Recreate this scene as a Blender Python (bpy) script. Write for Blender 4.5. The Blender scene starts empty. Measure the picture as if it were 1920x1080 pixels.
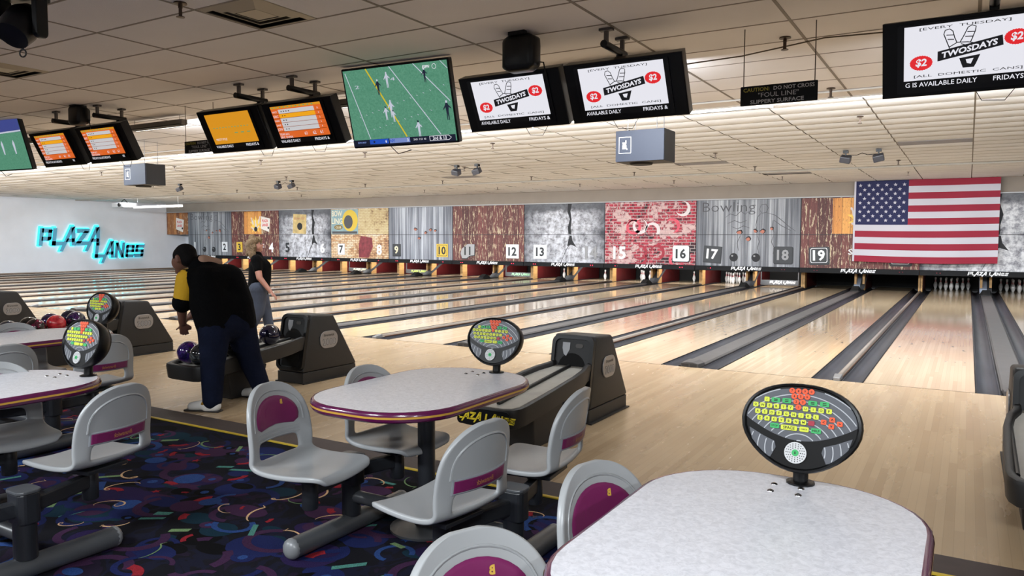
import bpy, bmesh, math, random
from mathutils import Vector, Matrix, Euler
random.seed(7)
R = math.radians
sc = bpy.context.scene
COL = sc.collection

# ------------------------------------------------------------------ camera
CAM = Vector((1.210, -9.1055, 1.5726))
_yaw, _pit, _rol, _f = R(30.9038), R(3.7036), R(0.1837), 1426.45
_d = Vector((-math.sin(_yaw) * math.cos(_pit), math.cos(_yaw) * math.cos(_pit), -math.sin(_pit)))
_r = Vector((math.cos(_yaw), math.sin(_yaw), 0)); _u = _r.cross(_d)
_r2 = _r * math.cos(_rol) + _u * math.sin(_rol); _u2 = _u * math.cos(_rol) - _r * math.sin(_rol)
cd = bpy.data.cameras.new('camera'); cam = bpy.data.objects.new('camera', cd); COL.objects.link(cam)
cd.sensor_width = 36; cd.lens = _f * 36 / 1920; cd.clip_start = 0.05; cd.clip_end = 200
cam.matrix_world = Matrix(((_r2.x, _u2.x, -_d.x, CAM.x), (_r2.y, _u2.y, -_d.y, CAM.y), (_r2.z, _u2.z, -_d.z, CAM.z), (0, 0, 0, 1)))
sc.camera = cam

# ------------------------------------------------------------------ world, exposure
wd = bpy.data.worlds.new('world'); sc.world = wd; wd.use_nodes = True
wd.node_tree.nodes['Background'].inputs[0].default_value = (0.6, 0.62, 0.66, 1)
wd.node_tree.nodes['Background'].inputs[1].default_value = 0.05
sc.view_settings.view_transform = 'Standard'; sc.view_settings.look = 'None'
sc.cycles.sample_clamp_indirect = 4.0
sc.view_settings.exposure = 0.0; sc.view_settings.gamma = 1.0; sc.view_settings.use_curve_mapping = False

# ------------------------------------------------------------------ layout constants (metres)
PITCH = 3.379            # one pair of lanes
NAR, WID = 0.072, 0.2585  # rail between pairs, capping inside a pair
LW, GW = 1.054, 0.235     # lane bed, gutter
HN, HL = 3.22, 3.38       # seating ceiling, lane ceiling
YM = 16.4                 # face of the masking panels
XW = -35.6                # white side wall
XR = 7.2                  # other side wall
PAIRS = [(k, 1.6895 - PITCH * (10 - k)) for k in range(11)]   # pair k holds lanes 2k+1, 2k+2; x of its middle
def lane_x(n):
    k = (n - 1) // 2; c = PAIRS[k][1]; o = WID / 2 + GW + LW / 2
    return c - o if n % 2 else c + o

LIGHTS = []
def area(name, loc, size, power, rot=(0, 0, 0), col=(1, .95, .88), spread=180):
    l = bpy.data.lights.new(name, 'AREA'); l.shape = 'RECTANGLE'; l.size, l.size_y = size
    l.energy = power; l.color = col; l.spread = R(spread)
    o = bpy.data.objects.new(name, l); COL.objects.link(o); o.location = loc; o.rotation_euler = rot
    return o
# strip lamps tucked behind the lip of the seating ceiling wash the lane ceiling; the two lip runs are added fill for lanes and panels
NEU = (.9, .955, 1)
area('cove_lamp', ((XW + XR) / 2 + 1.2, .34, 3.275), (40, .06), 1200, (R(125), 0, 0), NEU)
area('lip_fill', ((XW + XR) / 2 + 1.2, .60, 3.20), (40, .05), 2750, (R(52), 0, 0), NEU)  # continuous added run, far longer than the slim strips at the lip
area('cove_lamp_far', ((XW + XR) / 2 + 1.6, 11.66, 3.355), (39, .04), 120, (R(110), 0, 0), NEU)
area('lip_fill_far', ((XW + XR) / 2 + 1.6, 11.68, 3.352), (39, .05), 2000, (R(2), 0, 0), NEU)  # added downlight without a fixture, evens out the far lanes
# hanging strip lamps over the approach, open to the lanes
for k, c in PAIRS:
    area('approach_lamp', (c, -2.42, 3.05), (1.15, .05), 85, (R(40), 0, 0), NEU)
# fill lamps added unseen behind the camera to brighten tables and seats, no fixtures
for x in (-10, -6, -2, 2, 6):
    area('rear_fill', (x, -10.4, HN - .03), (1.1, .5), 300, (0, 0, 0), NEU)

# ------------------------------------------------------------------ helpers
def lin(c):
    return tuple((v / 255 / 12.92 if v / 255 <= .04045 else ((v / 255 + .055) / 1.055) ** 2.4) for v in c)
MATS = {}
def mat(name, col, rough=.5, metal=0., spec=.5, var=None, bump=None, emit=0., coat=0., coat_r=.05, anis=None):
    """plain node material: col in 0-255, var=(scale, amount[,stretch xyz]) shifts the value, bump=(scale,strength[,dist])"""
    if name in MATS: return MATS[name]
    m = bpy.data.materials.new(name); m.use_nodes = True; MATS[name] = m
    nt = m.node_tree; b = nt.nodes['Principled BSDF']; c = lin(col)
    b.inputs['Base Color'].default_value = (*c, 1); b.inputs['Roughness'].default_value = rough
    b.inputs['Metallic'].default_value = metal; b.inputs['Specular IOR Level'].default_value = spec
    if coat: b.inputs['Coat Weight'].default_value = coat; b.inputs['Coat Roughness'].default_value = coat_r
    if emit:
        b.inputs['Emission Color'].default_value = (*c, 1); b.inputs['Emission Strength'].default_value = emit
        b.inputs['Base Color'].default_value = (c[0] * .15, c[1] * .15, c[2] * .15, 1)
    tc = None
    if var or bump:
        tc = nt.nodes.new('ShaderNodeTexCoord')
    if var:
        mp = nt.nodes.new('ShaderNodeMapping'); mp.inputs['Scale'].default_value = var[2] if len(var) > 2 else (1, 1, 1)
        nt.links.new(tc.outputs['Object'], mp.inputs[0])
        n = nt.nodes.new('ShaderNodeTexNoise'); n.inputs['Scale'].default_value = var[0]; n.inputs['Detail'].default_value = 5
        nt.links.new(mp.outputs[0], n.inputs['Vector'])
        rp = nt.nodes.new('ShaderNodeMapRange'); rp.inputs[3].default_value = 1 - var[1]; rp.inputs[4].default_value = 1 + var[1]
        rp.inputs[1].default_value = .3; rp.inputs[2].default_value = .7
        nt.links.new(n.outputs[0], rp.inputs[0])
        mx = nt.nodes.new('ShaderNodeMix'); mx.data_type = 'RGBA'; mx.blend_type = 'MULTIPLY'; mx.inputs[0].default_value = 1
        mx.inputs[6].default_value = (*c, 1); nt.links.new(rp.outputs[0], mx.inputs[7]); nt.links.new(mx.outputs[2], b.inputs['Base Color'])
    if bump:
        n = nt.nodes.new('ShaderNodeTexNoise'); n.inputs['Scale'].default_value = bump[0]; n.inputs['Detail'].default_value = 3
        nt.links.new(tc.outputs['Object'], n.inputs['Vector'])
        bp = nt.nodes.new('ShaderNodeBump'); bp.inputs['Strength'].default_value = bump[1]; bp.inputs['Distance'].default_value = bump[2] if len(bump) > 2 else .005
        nt.links.new(n.outputs[0], bp.inputs['Height']); nt.links.new(bp.outputs[0], b.inputs['Normal'])
    return m

class NB:
    """small node-tree builder for the printed and wooden surfaces"""
    def __init__(s, name, rough=.5, spec=.5):
        s.m = bpy.data.materials.new(name); s.m.use_nodes = True; MATS[name] = s.m
        s.nt = s.m.node_tree; s.b = s.nt.nodes['Principled BSDF']
        s.b.inputs['Roughness'].default_value = rough; s.b.inputs['Specular IOR Level'].default_value = spec
        s.tc = s.nt.nodes.new('ShaderNodeTexCoord')
    def L(s, a, b): s.nt.links.new(a, b)
    def coord(s, scale=(1, 1, 1), loc=(0, 0, 0), rot=(0, 0, 0)):
        mp = s.nt.nodes.new('ShaderNodeMapping'); mp.inputs['Scale'].default_value = scale; mp.inputs['Location'].default_value = loc; mp.inputs['Rotation'].default_value = rot
        s.L(s.tc.outputs['Object'], mp.inputs[0]); return mp.outputs[0]
    def noise(s, v, scale, detail=4, rough=.55, dist=0.):
        n = s.nt.nodes.new('ShaderNodeTexNoise'); n.inputs['Scale'].default_value = scale; n.inputs['Detail'].default_value = detail
        n.inputs['Roughness'].default_value = rough; n.inputs['Distortion'].default_value = dist; s.L(v, n.inputs['Vector']); return n.outputs[0]
    def ramp(s, fac, stops, interp='LINEAR'):
        r = s.nt.nodes.new('ShaderNodeValToRGB'); e = r.color_ramp.elements; r.color_ramp.interpolation = interp
        while len(e) < len(stops): e.new(.5)
        for k, (p, c) in enumerate(stops): e[k].position = p; e[k].color = (*lin(c), 1)
        s.L(fac, r.inputs[0]); return r.outputs[0]
    def mix(s, fac, a, b, mode='MIX'):
        x = s.nt.nodes.new('ShaderNodeMix'); x.data_type = 'RGBA'; x.blend_type = mode
        for sock, v in ((x.inputs[0], fac), (x.inputs[6], a), (x.inputs[7], b)):
            if isinstance(v, (int, float)): sock.default_value = v
            elif isinstance(v, tuple): sock.default_value = (*lin(v), 1)
            else: s.L(v, sock)
        return x.outputs[2]
    def math(s, op, a, b=None):
        x = s.nt.nodes.new('ShaderNodeMath'); x.operation = op
        for sock, v in ((x.inputs[0], a), (x.inputs[1], b)):
            if v is None: continue
            if isinstance(v, (int, float)): sock.default_value = v
            else: s.L(v, sock)
        return x.outputs[0]
    def sep(s, v):
        x = s.nt.nodes.new('ShaderNodeSeparateXYZ'); s.L(v, x.inputs[0]); return x.outputs
    def comb(s, x=0., y=0., z=0.):
        n = s.nt.nodes.new('ShaderNodeCombineXYZ')
        for k, v in enumerate((x, y, z)):
            if isinstance(v, (int, float)): n.inputs[k].default_value = v
            else: s.L(v, n.inputs[k])
        return n.outputs[0]
    def white(s, v):
        n = s.nt.nodes.new('ShaderNodeTexWhiteNoise'); n.noise_dimensions = '3D'; s.L(v, n.inputs['Vector']); return n.outputs[0]
    def bump(s, h, strength=.2, dist=.002):
        bp = s.nt.nodes.new('ShaderNodeBump'); bp.inputs['Strength'].default_value = strength; bp.inputs['Distance'].default_value = dist
        s.L(h, bp.inputs['Height']); s.L(bp.outputs[0], s.b.inputs['Normal'])
    def out(s, col): s.L(col, s.b.inputs['Base Color']); return s.m

class MB:
    """collects primitives into one mesh"""
    def __init__(s): s.v = []; s.f = []; s.mi = []
    def add(s, vs, fs, mi=0, M=None):
        o = len(s.v); s.v += [tuple(M @ Vector(p)) if M is not None else tuple(p) for p in vs]
        s.f += [tuple(i + o for i in f) for f in fs]; s.mi += [mi] * len(fs); return s
    def box(s, c, d, mi=0, M=None):
        x, y, z = c; a, b, e = d[0] / 2, d[1] / 2, d[2] / 2
        vs = [(x + i * a, y + j * b, z + k * e) for i in (-1, 1) for j in (-1, 1) for k in (-1, 1)]
        return s.add(vs, [(0, 1, 3, 2), (4, 6, 7, 5), (0, 4, 5, 1), (2, 3, 7, 6), (0, 2, 6, 4), (1, 5, 7, 3)], mi, M)
    def prism(s, poly, z0, z1, mi=0, M=None, mtop=None):
        n = len(poly); vs = [(x, y, z0) for x, y in poly] + [(x, y, z1) for x, y in poly]
        fs = [tuple(range(n - 1, -1, -1))] + [(i, (i + 1) % n, n + (i + 1) % n, n + i) for i in range(n)]
        s.add(vs, fs, mi, M); o = len(s.v) - 2 * n
        s.f.append(tuple(o + n + i for i in range(n))); s.mi.append(mi if mtop is None else mtop); return s
    def loft(s, rings, mi=0, caps=True, closed=True, M=None):
        n = len(rings[0]); vs = [p for r in rings for p in r]; fs = []
        for k in range(len(rings) - 1):
            for i in range(n if closed else n - 1):
                j = (i + 1) % n; fs.append((k * n + i, k * n + j, (k + 1) * n + j, (k + 1) * n + i))
        if caps: fs.append(tuple(range(n - 1, -1, -1))); fs.append(tuple((len(rings) - 1) * n + i for i in range(n)))
        return s.add(vs, fs, mi, M)
    def lathe(s, prof, n=16, mi=0, M=None):
        return s.loft([[(r * math.cos(2 * math.pi * i / n), r * math.sin(2 * math.pi * i / n), z) for i in range(n)] for r, z in prof], mi, True, True, M)
    def tube(s, pts, r, n=10, mi=0, M=None, radii=None):
        pts = [Vector(p) for p in pts]; rings = []; up = None
        for k, p in enumerate(pts):
            t = (pts[min(k + 1, len(pts) - 1)] - pts[max(k - 1, 0)]).normalized()
            if up is None: up = Vector((0, 0, 1)) if abs(t.z) < .9 else Vector((1, 0, 0))
            a = t.cross(up).normalized(); b = a.cross(t).normalized(); up = b
            rr = radii[k] if radii else r
            rings.append([tuple(p + a * rr * math.cos(2 * math.pi * i / n) + b * rr * math.sin(2 * math.pi * i / n)) for i in range(n)])
        return s.loft(rings, mi, True, True, M)
    def ball(s, c, r, n=12, mi=0, M=None, sc_=(1, 1, 1)):
        m = n // 2; prof = []
        rings = []
        for k in range(m + 1):
            a = -math.pi / 2 + math.pi * k / m; rr = max(math.cos(a), .02) * r; z = math.sin(a) * r
            rings.append([(c[0] + sc_[0] * rr * math.cos(2 * math.pi * i / n), c[1] + sc_[1] * rr * math.sin(2 * math.pi * i / n), c[2] + sc_[2] * z) for i in range(n)])
        return s.loft(rings, mi, True, True, M)
    def mesh(s, name, mats, smooth=None, bevel=0., seg=2):
        me = bpy.data.meshes.new(name); me.from_pydata(s.v, [], s.f)
        for m in (mats if isinstance(mats, (list, tuple)) else [mats]): me.materials.append(m)
        if any(s.mi): me.polygons.foreach_set('material_index', s.mi)
        bm = bmesh.new(); bm.from_mesh(me)
        bmesh.ops.recalc_face_normals(bm, faces=bm.faces)
        if bevel:
            es = [e for e in bm.edges if len(e.link_faces) == 2 and e.calc_face_angle(0) > R(30)]
            bmesh.ops.bevel(bm, geom=es, offset=bevel, segments=seg, affect='EDGES', profile=.5, clamp_overlap=True)
        bm.to_mesh(me); bm.free()
        if smooth is not None:
            me.shade_smooth(); me.set_sharp_from_angle(angle=R(smooth))
        return me
    def obj(s, name, mats, parent=None, smooth=None, bevel=0., seg=2, loc=None, rot=None, kind=None):
        return tag(link(name, s.mesh(name, mats, smooth, bevel, seg), parent, loc, rot), kind=kind)

def link(name, me, parent=None, loc=None, rot=None):
    o = bpy.data.objects.new(name, me); COL.objects.link(o)
    if parent is not None: o.parent = parent
    if loc is not None: o.location = loc
    if rot is not None: o.rotation_euler = rot
    return o
def tag(o, label=None, cat=None, group=None, kind=None):
    for k, v in (('label', label), ('category', cat), ('group', group), ('kind', kind)):
        if v: o[k] = v
    return o
def thing(name, label, cat, loc=(0, 0, 0), rz=0., group=None):
    o = bpy.data.objects.new(name, None); COL.objects.link(o); o.empty_display_size = .05
    o.location = loc; o.rotation_euler = (0, 0, rz); return tag(o, label, cat, group)
def copy_tree(o, parent=None):
    c = o.copy(); COL.objects.link(c); c.parent = parent
    for ch in o.children: copy_tree(ch, c)
    return c
def rrect(w, h, r, n=6, cx=0, cy=0):
    pts = []
    for sx, sy, a0 in ((1, 1, 0), (-1, 1, 90), (-1, -1, 180), (1, -1, 270)):
        for k in range(n + 1):
            a = R(a0 + 90 * k / n); pts.append((cx + sx * (w / 2 - r) + r * math.cos(a), cy + sy * (h / 2 - r) + r * math.sin(a)))
    return pts
def ellipse(a, b, n=24, cx=0, cy=0): return [(cx + a * math.cos(2 * math.pi * i / n), cy + b * math.sin(2 * math.pi * i / n)) for i in range(n)]
FACE = Matrix.Rotation(R(90), 4, 'X')       # xy print plane -> upright panel facing -y (x right, y up)

_tmp = bpy.data.scenes.new('scratch')
def evaluated(o):
    """mesh of an object with its modifiers, read in a scratch scene"""
    _tmp.collection.objects.link(o)
    with bpy.context.temp_override(scene=_tmp, view_layer=_tmp.view_layers[0]):
        dg = bpy.context.evaluated_depsgraph_get(); dg.update()
    me = bpy.data.meshes.new_from_object(o.evaluated_get(dg), depsgraph=dg); _tmp.collection.objects.unlink(o); return me
_txt = {}
def text_geo(t, size=1., bold=0., shear=0., depth=0., space=1.):
    """vertices and faces of a line of lettering, centred on its box"""
    key = (t, bold, shear, depth, space)
    if key not in _txt:
        cu = bpy.data.curves.new('lettering', 'FONT'); cu.body = t; cu.size = 1; cu.offset = bold; cu.shear = shear; cu.extrude = depth
        cu.space_character = space; cu.resolution_u = 2
        o = bpy.data.objects.new('lettering', cu); me = evaluated(o)
        vs = [tuple(v.co) for v in me.vertices]; fs = [tuple(p.vertices) for p in me.polygons]
        bpy.data.meshes.remove(me); bpy.data.objects.remove(o); bpy.data.curves.remove(cu)
        x0, x1 = min(v[0] for v in vs), max(v[0] for v in vs); y0, y1 = min(v[1] for v in vs), max(v[1] for v in vs)
        _txt[key] = ([(v[0] - (x0 + x1) / 2, v[1] - (y0 + y1) / 2, v[2]) for v in vs], fs, x1 - x0, y1 - y0)
    vs, fs, w, h = _txt[key]
    return vs, fs, w, h
def put_text(mb, t, cx, cy, z, h=None, w=None, mi=0, M=None, **kw):
    """letters of height h (and width w) centred at cx, cy at offset z of the print plane"""
    vs, fs, tw, th = text_geo(t, **kw)
    k = (h / th) if h else (w / tw); kx = (w / tw) if w else k
    return mb.add([(cx + v[0] * kx, cy + v[1] * k, z + v[2]) for v in vs], fs, mi, M)

# the house lettering: angular capitals whose A has a long tail
GLY = {
 'P': (.86, [[(0, 0), (.25, 0), (.29, 1), (.04, 1)], [(.2, .76), (.85, .76), (.9, .88), (.86, 1), (.2, 1)], [(.6, .3), (.86, .38), (.9, .9), (.64, .9)], [(.2, .28), (.74, .28), (.84, .4), (.84, .5), (.2, .5)]]),
 'L': (.74, [[(0, 0), (.26, 0), (.3, 1), (.04, 1)], [(0, 0), (.7, 0), (.82, .22), (0, .24)]]),
 'A': (.9, [[(-.22, -.34), (.02, -.34), (.8, 1.12), (.5, 1.12)], [(.66, 0), (.92, 0), (.82, 1.12), (.56, 1.0)], [(.2, .2), (.8, .2), (.8, .4), (.3, .4)]]),
 'Z': (.86, [[(.06, .76), (.9, .76), (.94, 1), (.02, 1)], [(0, .14), (.34, .14), (.92, .84), (.56, .84)], [(0, 0), (.84, 0), (.96, .24), (0, .24)]]),
 'N': (.92, [[(0, 0), (.25, 0), (.3, 1), (.05, 1)], [(.05, 1), (.3, 1), (.86, 0), (.6, 0)], [(.62, 0), (.88, 0), (.92, 1), (.67, 1)]]),
 'e': (.84, [[(0, .08), (.24, 0), (.27, .86), (.03, .78)], [(.03, .66), (.84, .66), (.8, .88), (.12, .88)], [(.58, .38), (.82, .38), (.85, .8), (.6, .8)], [(.1, .34), (.82, .34), (.82, .52), (.1, .52)], [(.06, 0), (.74, 0), (.82, .2), (.06, .2)]]),
 's': (.82, [[(.05, .66), (.84, .66), (.9, .88), (.12, .88)], [(.02, .4), (.26, .4), (.28, .84), (.06, .8)], [(.04, .34), (.8, .34), (.8, .54), (.04, .54)], [(.56, .06), (.8, .1), (.82, .5), (.58, .5)], [(0, 0), (.74, 0), (.8, .22), (-.06, .22)]]),
 ' ': (.42, [])}
def grow(q, d):
    cx = sum(p[0] for p in q) / len(q); cy = sum(p[1] for p in q) / len(q)
    out = []
    for x, y in q:
        l = math.hypot(x - cx, y - cy) or 1; out.append((x + (x - cx) / l * d * 1.4, y + (y - cy) / l * d * 1.4))
    return out
def house_text(t):
    x = 0; out = []
    for ch in t:
        w, qs = GLY[ch]; out.append((ch, x, [[(px + x, py) for px, py in q] for q in qs])); x += w + .08
    return out, x
def put_house(mb, t, cx, cy, z0, z1, h, mi=0, M=None, d=0., shear=.18):
    ls, w = house_text(t)
    for ch, x, qs in ls:
        for q in qs:
            q = grow(q, d) if d else q
            mb.prism([(cx + (px - w / 2 + shear * py) * h, cy + (py - .42) * h) for px, py in q], z0, z1, mi, M)
    return mb

# ------------------------------------------------------------------ shared materials
BLACK = mat('black_plastic', (10, 10, 11), .36, spec=.35)
BLACKM = mat('black_matte', (12, 12, 12), .7)
CHAR = mat('charcoal_moulding', (27, 25, 24), .5, bump=(900, .25, .001), var=(3, .06))
DARKM = mat('dark_painted_steel', (34, 36, 40), .38, var=(8, .08))
TUBE = mat('grey_painted_tube', (72, 74, 77), .34, var=(6, .08))
CHROME = mat('chrome', (190, 190, 192), .18, metal=1)
WHITEL = mat('white_print', (232, 232, 230), .5)
GOLDP = mat('gold_print', (205, 165, 70), .45)
YELLOW = mat('yellow_print', (232, 205, 40), .5)
REDP = mat('red_print', (200, 30, 40), .5)
ALU = mat('grey_metal', (150, 150, 152), .35, metal=.6)
# ------------------------------------------------------------------ wooden floor materials
def board_wood(name, base, dark, bw, rough, blen, stain=.0):
    n = NB(name, rough, .4)
    v = n.coord(); x, y, z = n.sep(v)
    bi = n.math('FLOOR', n.math('DIVIDE', x, bw))
    r1 = n.white(n.comb(bi, 3.1, 0.))
    seg = n.math('FLOOR', n.math('ADD', n.math('DIVIDE', y, blen), n.math('MULTIPLY', r1, 7.3)))
    r2 = n.white(n.comb(bi, seg, 1.7))
    big = n.math('FLOOR', n.math('DIVIDE', x, bw * 5)); r3 = n.white(n.comb(big, 9.2, .4))
    mixv = n.math('ADD', n.math('MULTIPLY', r2, .7), n.math('MULTIPLY', r3, .3))
    grain = n.noise(n.coord((60, 1.1, 1)), 1.6, 4, .6)
    col = n.ramp(mixv, [(0, dark), (.5, tuple((a + b) / 2 for a, b in zip(base, dark))), (1, base)])
    col = n.mix(n.math('MULTIPLY', grain, .2), col, tuple(c * .8 for c in base))
    fr = n.math('FRACT', n.math('DIVIDE', x, bw))
    joint = n.math('LESS_THAN', n.math('ABSOLUTE', n.math('SUBTRACT', fr, .5)), .46)
    col = n.mix(n.math('MULTIPLY', n.math('SUBTRACT', 1., joint), .13), col, tuple(c * .5 for c in dark))
    if stain:
        s = n.noise(n.coord((1.2, .25, 1)), 1.3, 3, .5)
        col = n.mix(n.math('MULTIPLY', n.math('GREATER_THAN', s, .62), stain), col, (205, 150, 120))
    rr = n.nt.nodes.new('ShaderNodeMapRange'); rr.inputs[3].default_value = rough * .85; rr.inputs[4].default_value = rough * 1.2
    n.L(n.noise(n.coord((3, .6, 1)), 2.2, 3), rr.inputs[0]); n.L(rr.outputs[0], n.b.inputs['Roughness'])
    return n.out(col)
W_APP = board_wood('approach_maple', (184, 160, 128), (163, 138, 107), .05, .26, 1.3)
W_LANE = board_wood('lane_maple', (204, 182, 152), (184, 160, 130), .04, .085, 1.7, .0)
W_DECK = mat('pin_deck', (150, 135, 105), .15)
GUT = mat('gutter_grey', (46, 47, 53), .45, var=(2.5, .35, (6, .5, 1)), spec=.25)
GUTB = mat('gutter_black', (18, 18, 20), .6, spec=.2)
CAPG = mat('capping_grey', (78, 75, 74), .55, spec=.25, var=(5, .08))
RAIL = mat('rail_beige', (128, 118, 108), .35, var=(5, .1, (1, .2, 1)))
RAILB = mat('rail_brown', (96, 62, 40), .4)
DKEND = mat('end_block', (40, 38, 38), .5)

# ------------------------------------------------------------------ floors
fl = MB().box(((XW + XR) / 2, -2.41, -.05), (XR - XW, 4.82, .1)).obj('floor', W_APP); tag(fl, 'pale maple approach floor before the lanes', kind='structure')
MB().box(((XW + XR) / 2, 10, -.16), (XR - XW, 20, .04)).obj('floor_subfloor', mat('subfloor_dark', (24, 24, 26), .8))['kind'] = 'structure'
tr = MB().box(((XW + XR) / 2, -4.945, -.045), (XR - XW, .25, .096)).obj('trim_1', mat('trim_brown', (62, 50, 47), .7, var=(9, .12))); tag(tr, 'dark brown strip between carpet and approach', kind='structure')
tr = MB().box(((XW + XR) / 2, -5.082, -.043), (XR - XW, .026, .1)).obj('trim_2', mat('edge_yellow', (200, 172, 40), .55)); tag(tr, 'yellow edge of the carpet', kind='structure')

# carpet: dark ground with printed swirls, arcs, discs and stars laid in as flat pieces
cn = NB('carpet_ground', .95, .1); _v = cn.coord()
_c = cn.ramp(cn.noise(_v, 3.3, 3, .5, .8), [(.36, (8, 8, 12)), (.45, (17, 20, 44)), (.52, (14, 12, 20)), (.6, (34, 20, 44)), (.7, (14, 32, 52))], 'CONSTANT')
_c = cn.mix(.45, _c, cn.ramp(cn.noise(_v, 420, 2), [(.3, (4, 4, 6)), (.7, (40, 40, 50))]))
CARP = cn.out(_c); cn.bump(cn.noise(_v, 600, 2), .5, .003)
carpet = MB().box(((XW + XR) / 2, -9.55, -.05), (XR - XW, 8.91, .1)).obj('floor_carpet', CARP); tag(carpet, 'dark patterned carpet under the tables', kind='structure')
def cm(name, col):
    n = NB(name, .95, .1); v = n.coord()
    return n.out(n.mix(.55, col, n.ramp(n.noise(v, 260, 2), [(.32, tuple(c * .35 for c in col)), (.68, tuple(min(255, c * 1.25) for c in col))])))
CMS = [cm('carpet_navy', (26, 34, 78)), cm('carpet_plum', (58, 34, 62)), cm('carpet_red', (138, 34, 44)), cm('carpet_blue', (40, 66, 118)),
       cm('carpet_teal', (74, 128, 118)), cm('carpet_cream', (206, 168, 128)), cm('carpet_black', (9, 9, 12)), cm('carpet_grey', (78, 72, 84)), cm('carpet_green', (112, 140, 96))]
motif = MB(); rng = random.Random(21)
def arc(mb, cx, cy, r0, r1, a0, a1, z, mi, n=14, taper=False, sq=1.):
    vs = []
    for k in range(n + 1):
        a = a0 + (a1 - a0) * k / n; t = k / n; w = (math.sin(math.pi * min(max(t, .02), .98)) if taper else 1)
        m = (r0 + r1) / 2; h = (r1 - r0) / 2 * w
        vs += [(cx + (m - h) * math.cos(a), cy + (m - h) * sq * math.sin(a), z), (cx + (m + h) * math.cos(a), cy + (m + h) * sq * math.sin(a), z)]
    mb.add(vs, [(2 * k, 2 * k + 1, 2 * k + 3, 2 * k + 2) for k in range(n)], mi)
def ribbon(mb, pts, w, z, mi):
    vs = []; n = len(pts)
    for k, p in enumerate(pts):
        a = pts[max(k - 1, 0)]; b = pts[min(k + 1, n - 1)]; dx, dy = b[0] - a[0], b[1] - a[1]; l = math.hypot(dx, dy) or 1
        ww = w * (.25 + .75 * math.sin(math.pi * (k + .5) / n)); vs += [(p[0] - dy / l * ww, p[1] + dx / l * ww, z), (p[0] + dy / l * ww, p[1] - dx / l * ww, z)]
    mb.add(vs, [(2 * k, 2 * k + 1, 2 * k + 3, 2 * k + 2) for k in range(n - 1)], mi)
def star(mb, cx, cy, r, z, mi, a0):
    pts = [(cx + (r if k % 2 == 0 else r * .42) * math.cos(a0 + math.pi * k / 5), cy + (r if k % 2 == 0 else r * .42) * math.sin(a0 + math.pi * k / 5), z) for k in range(10)]
    mb.add(pts + [(cx, cy, z)], [(k, (k + 1) % 10, 10) for k in range(10)], mi)
NX, NY = int(9.2 / .155), int(3.8 / .155)
for i in range(NX):
    for j in range(NY):
        x = -7.4 + (i + rng.random()) * .155; y = -5.13 - (j + rng.random()) * .155
        if y > -5.35: y -= .2
        q = rng.random(); z = .0006 + rng.random() * .0008; a = rng.random() * 6.28
        if q < .26:
            r = rng.uniform(.08, .2); arc(motif, x, y, r * .72, r, a, a + rng.uniform(1.2, 4.6), z, rng.choice((0, 1, 1, 3, 0)), 16, False, rng.uniform(.7, 1))
        elif q < .42:
            r = rng.uniform(.05, .13); arc(motif, x, y, r * .62, r, a, a + rng.uniform(.7, 1.7), z + .0004, rng.choice((2, 2, 2, 1)), 8)
        elif q < .54:
            r = rng.uniform(.045, .1); arc(motif, x, y, .001, r, 0, 6.2832, z, rng.choice((0, 3, 6, 1)), 16, False, rng.uniform(.55, 1)); arc(motif, x, y, .001, r * .38, 0, 6.2832, z + .0003, 3, 10)
        elif q < .66:
            l, w = rng.uniform(.04, .1), rng.uniform(.014, .026); ca, sa = math.cos(a), math.sin(a)
            motif.add([(x + ca * u - sa * v2, y + sa * u + ca * v2, z + .0006) for u, v2 in ((-l, -w), (l * .9, -w * .8), (l, w), (-l * .95, w * .9))], [(0, 1, 2, 3)], rng.choice((4, 4, 8, 3)))
        elif q < .79:
            pts = []; r = rng.uniform(.02, .05); s = rng.choice((1, -1)); L = rng.uniform(.05, .13); ca, sa = math.cos(a), math.sin(a)
            for k in range(26):
                t = k / 25; an = t * 7.2 * s; rr = r * (1 + .5 * t); u = -L + 2 * L * t + rr * math.cos(an) * .9; w2 = rr * math.sin(an) * .9 * (1 - .3 * t)
                pts.append((x + ca * u - sa * w2, y + sa * u + ca * w2))
            ribbon(motif, pts, rng.uniform(.004, .008), z + .001, rng.choice((5, 5, 5, 8)))
        elif q < .87: star(motif, x, y, rng.uniform(.022, .042), z + .0009, rng.choice((2, 7, 3, 2)), a)
for q in range(620):
    x, y = rng.uniform(-7.4, 1.8), rng.uniform(-9.0, -5.3); r = rng.uniform(.06, .17)
    arc(motif, x, y, .001, r, 0, 6.2832, .0001 + .0004 * rng.random(), rng.choice((0, 0, 1, 6, 9, 10)), 14, False, rng.uniform(.5, 1))
CMS += [cm('carpet_deep_teal', (18, 44, 58)), cm('carpet_violet', (38, 28, 66))]
mo = motif.obj('carpet_pattern', CMS, carpet); mo['kind'] = 'stuff'; mo['label'] = 'printed swirls, arcs and stars of the carpet'

# ------------------------------------------------------------------ lanes
def gutter_prof(x0, x1, s):
    n = 8; pts = [(x0, 0), (x0 + .02, -.004), (x0 + .03, -.03)]
    for k in range(n + 1):
        t = k / n; pts.append((x0 + .04 + (x1 - x0 - .08) * t, -.035 - .045 * math.sin(math.pi * t) ** .7))
    return pts + [(x1 - .03, -.03), (x1 - .02, -.004), (x1, 0)]
ARROW = [(0, .13), (.018, 0), (-.018, 0)]
ART = {0: 'grey metal print', 1: 'orange wood print', 2: 'cracked concrete print', 3: 'tan brick print', 4: 'bullet-holed metal print', 5: 'red peeling wood print', 6: 'split concrete print', 7: 'red graffiti brick print', 8: 'bowler drawing print', 9: 'strike poster print', 10: 'concrete behind the flag'}
WORDS = 'one two three four five six seven eight nine ten eleven twelve thirteen fourteen fifteen sixteen seventeen eighteen nineteen twenty twenty-one twenty-two'.split()
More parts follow.
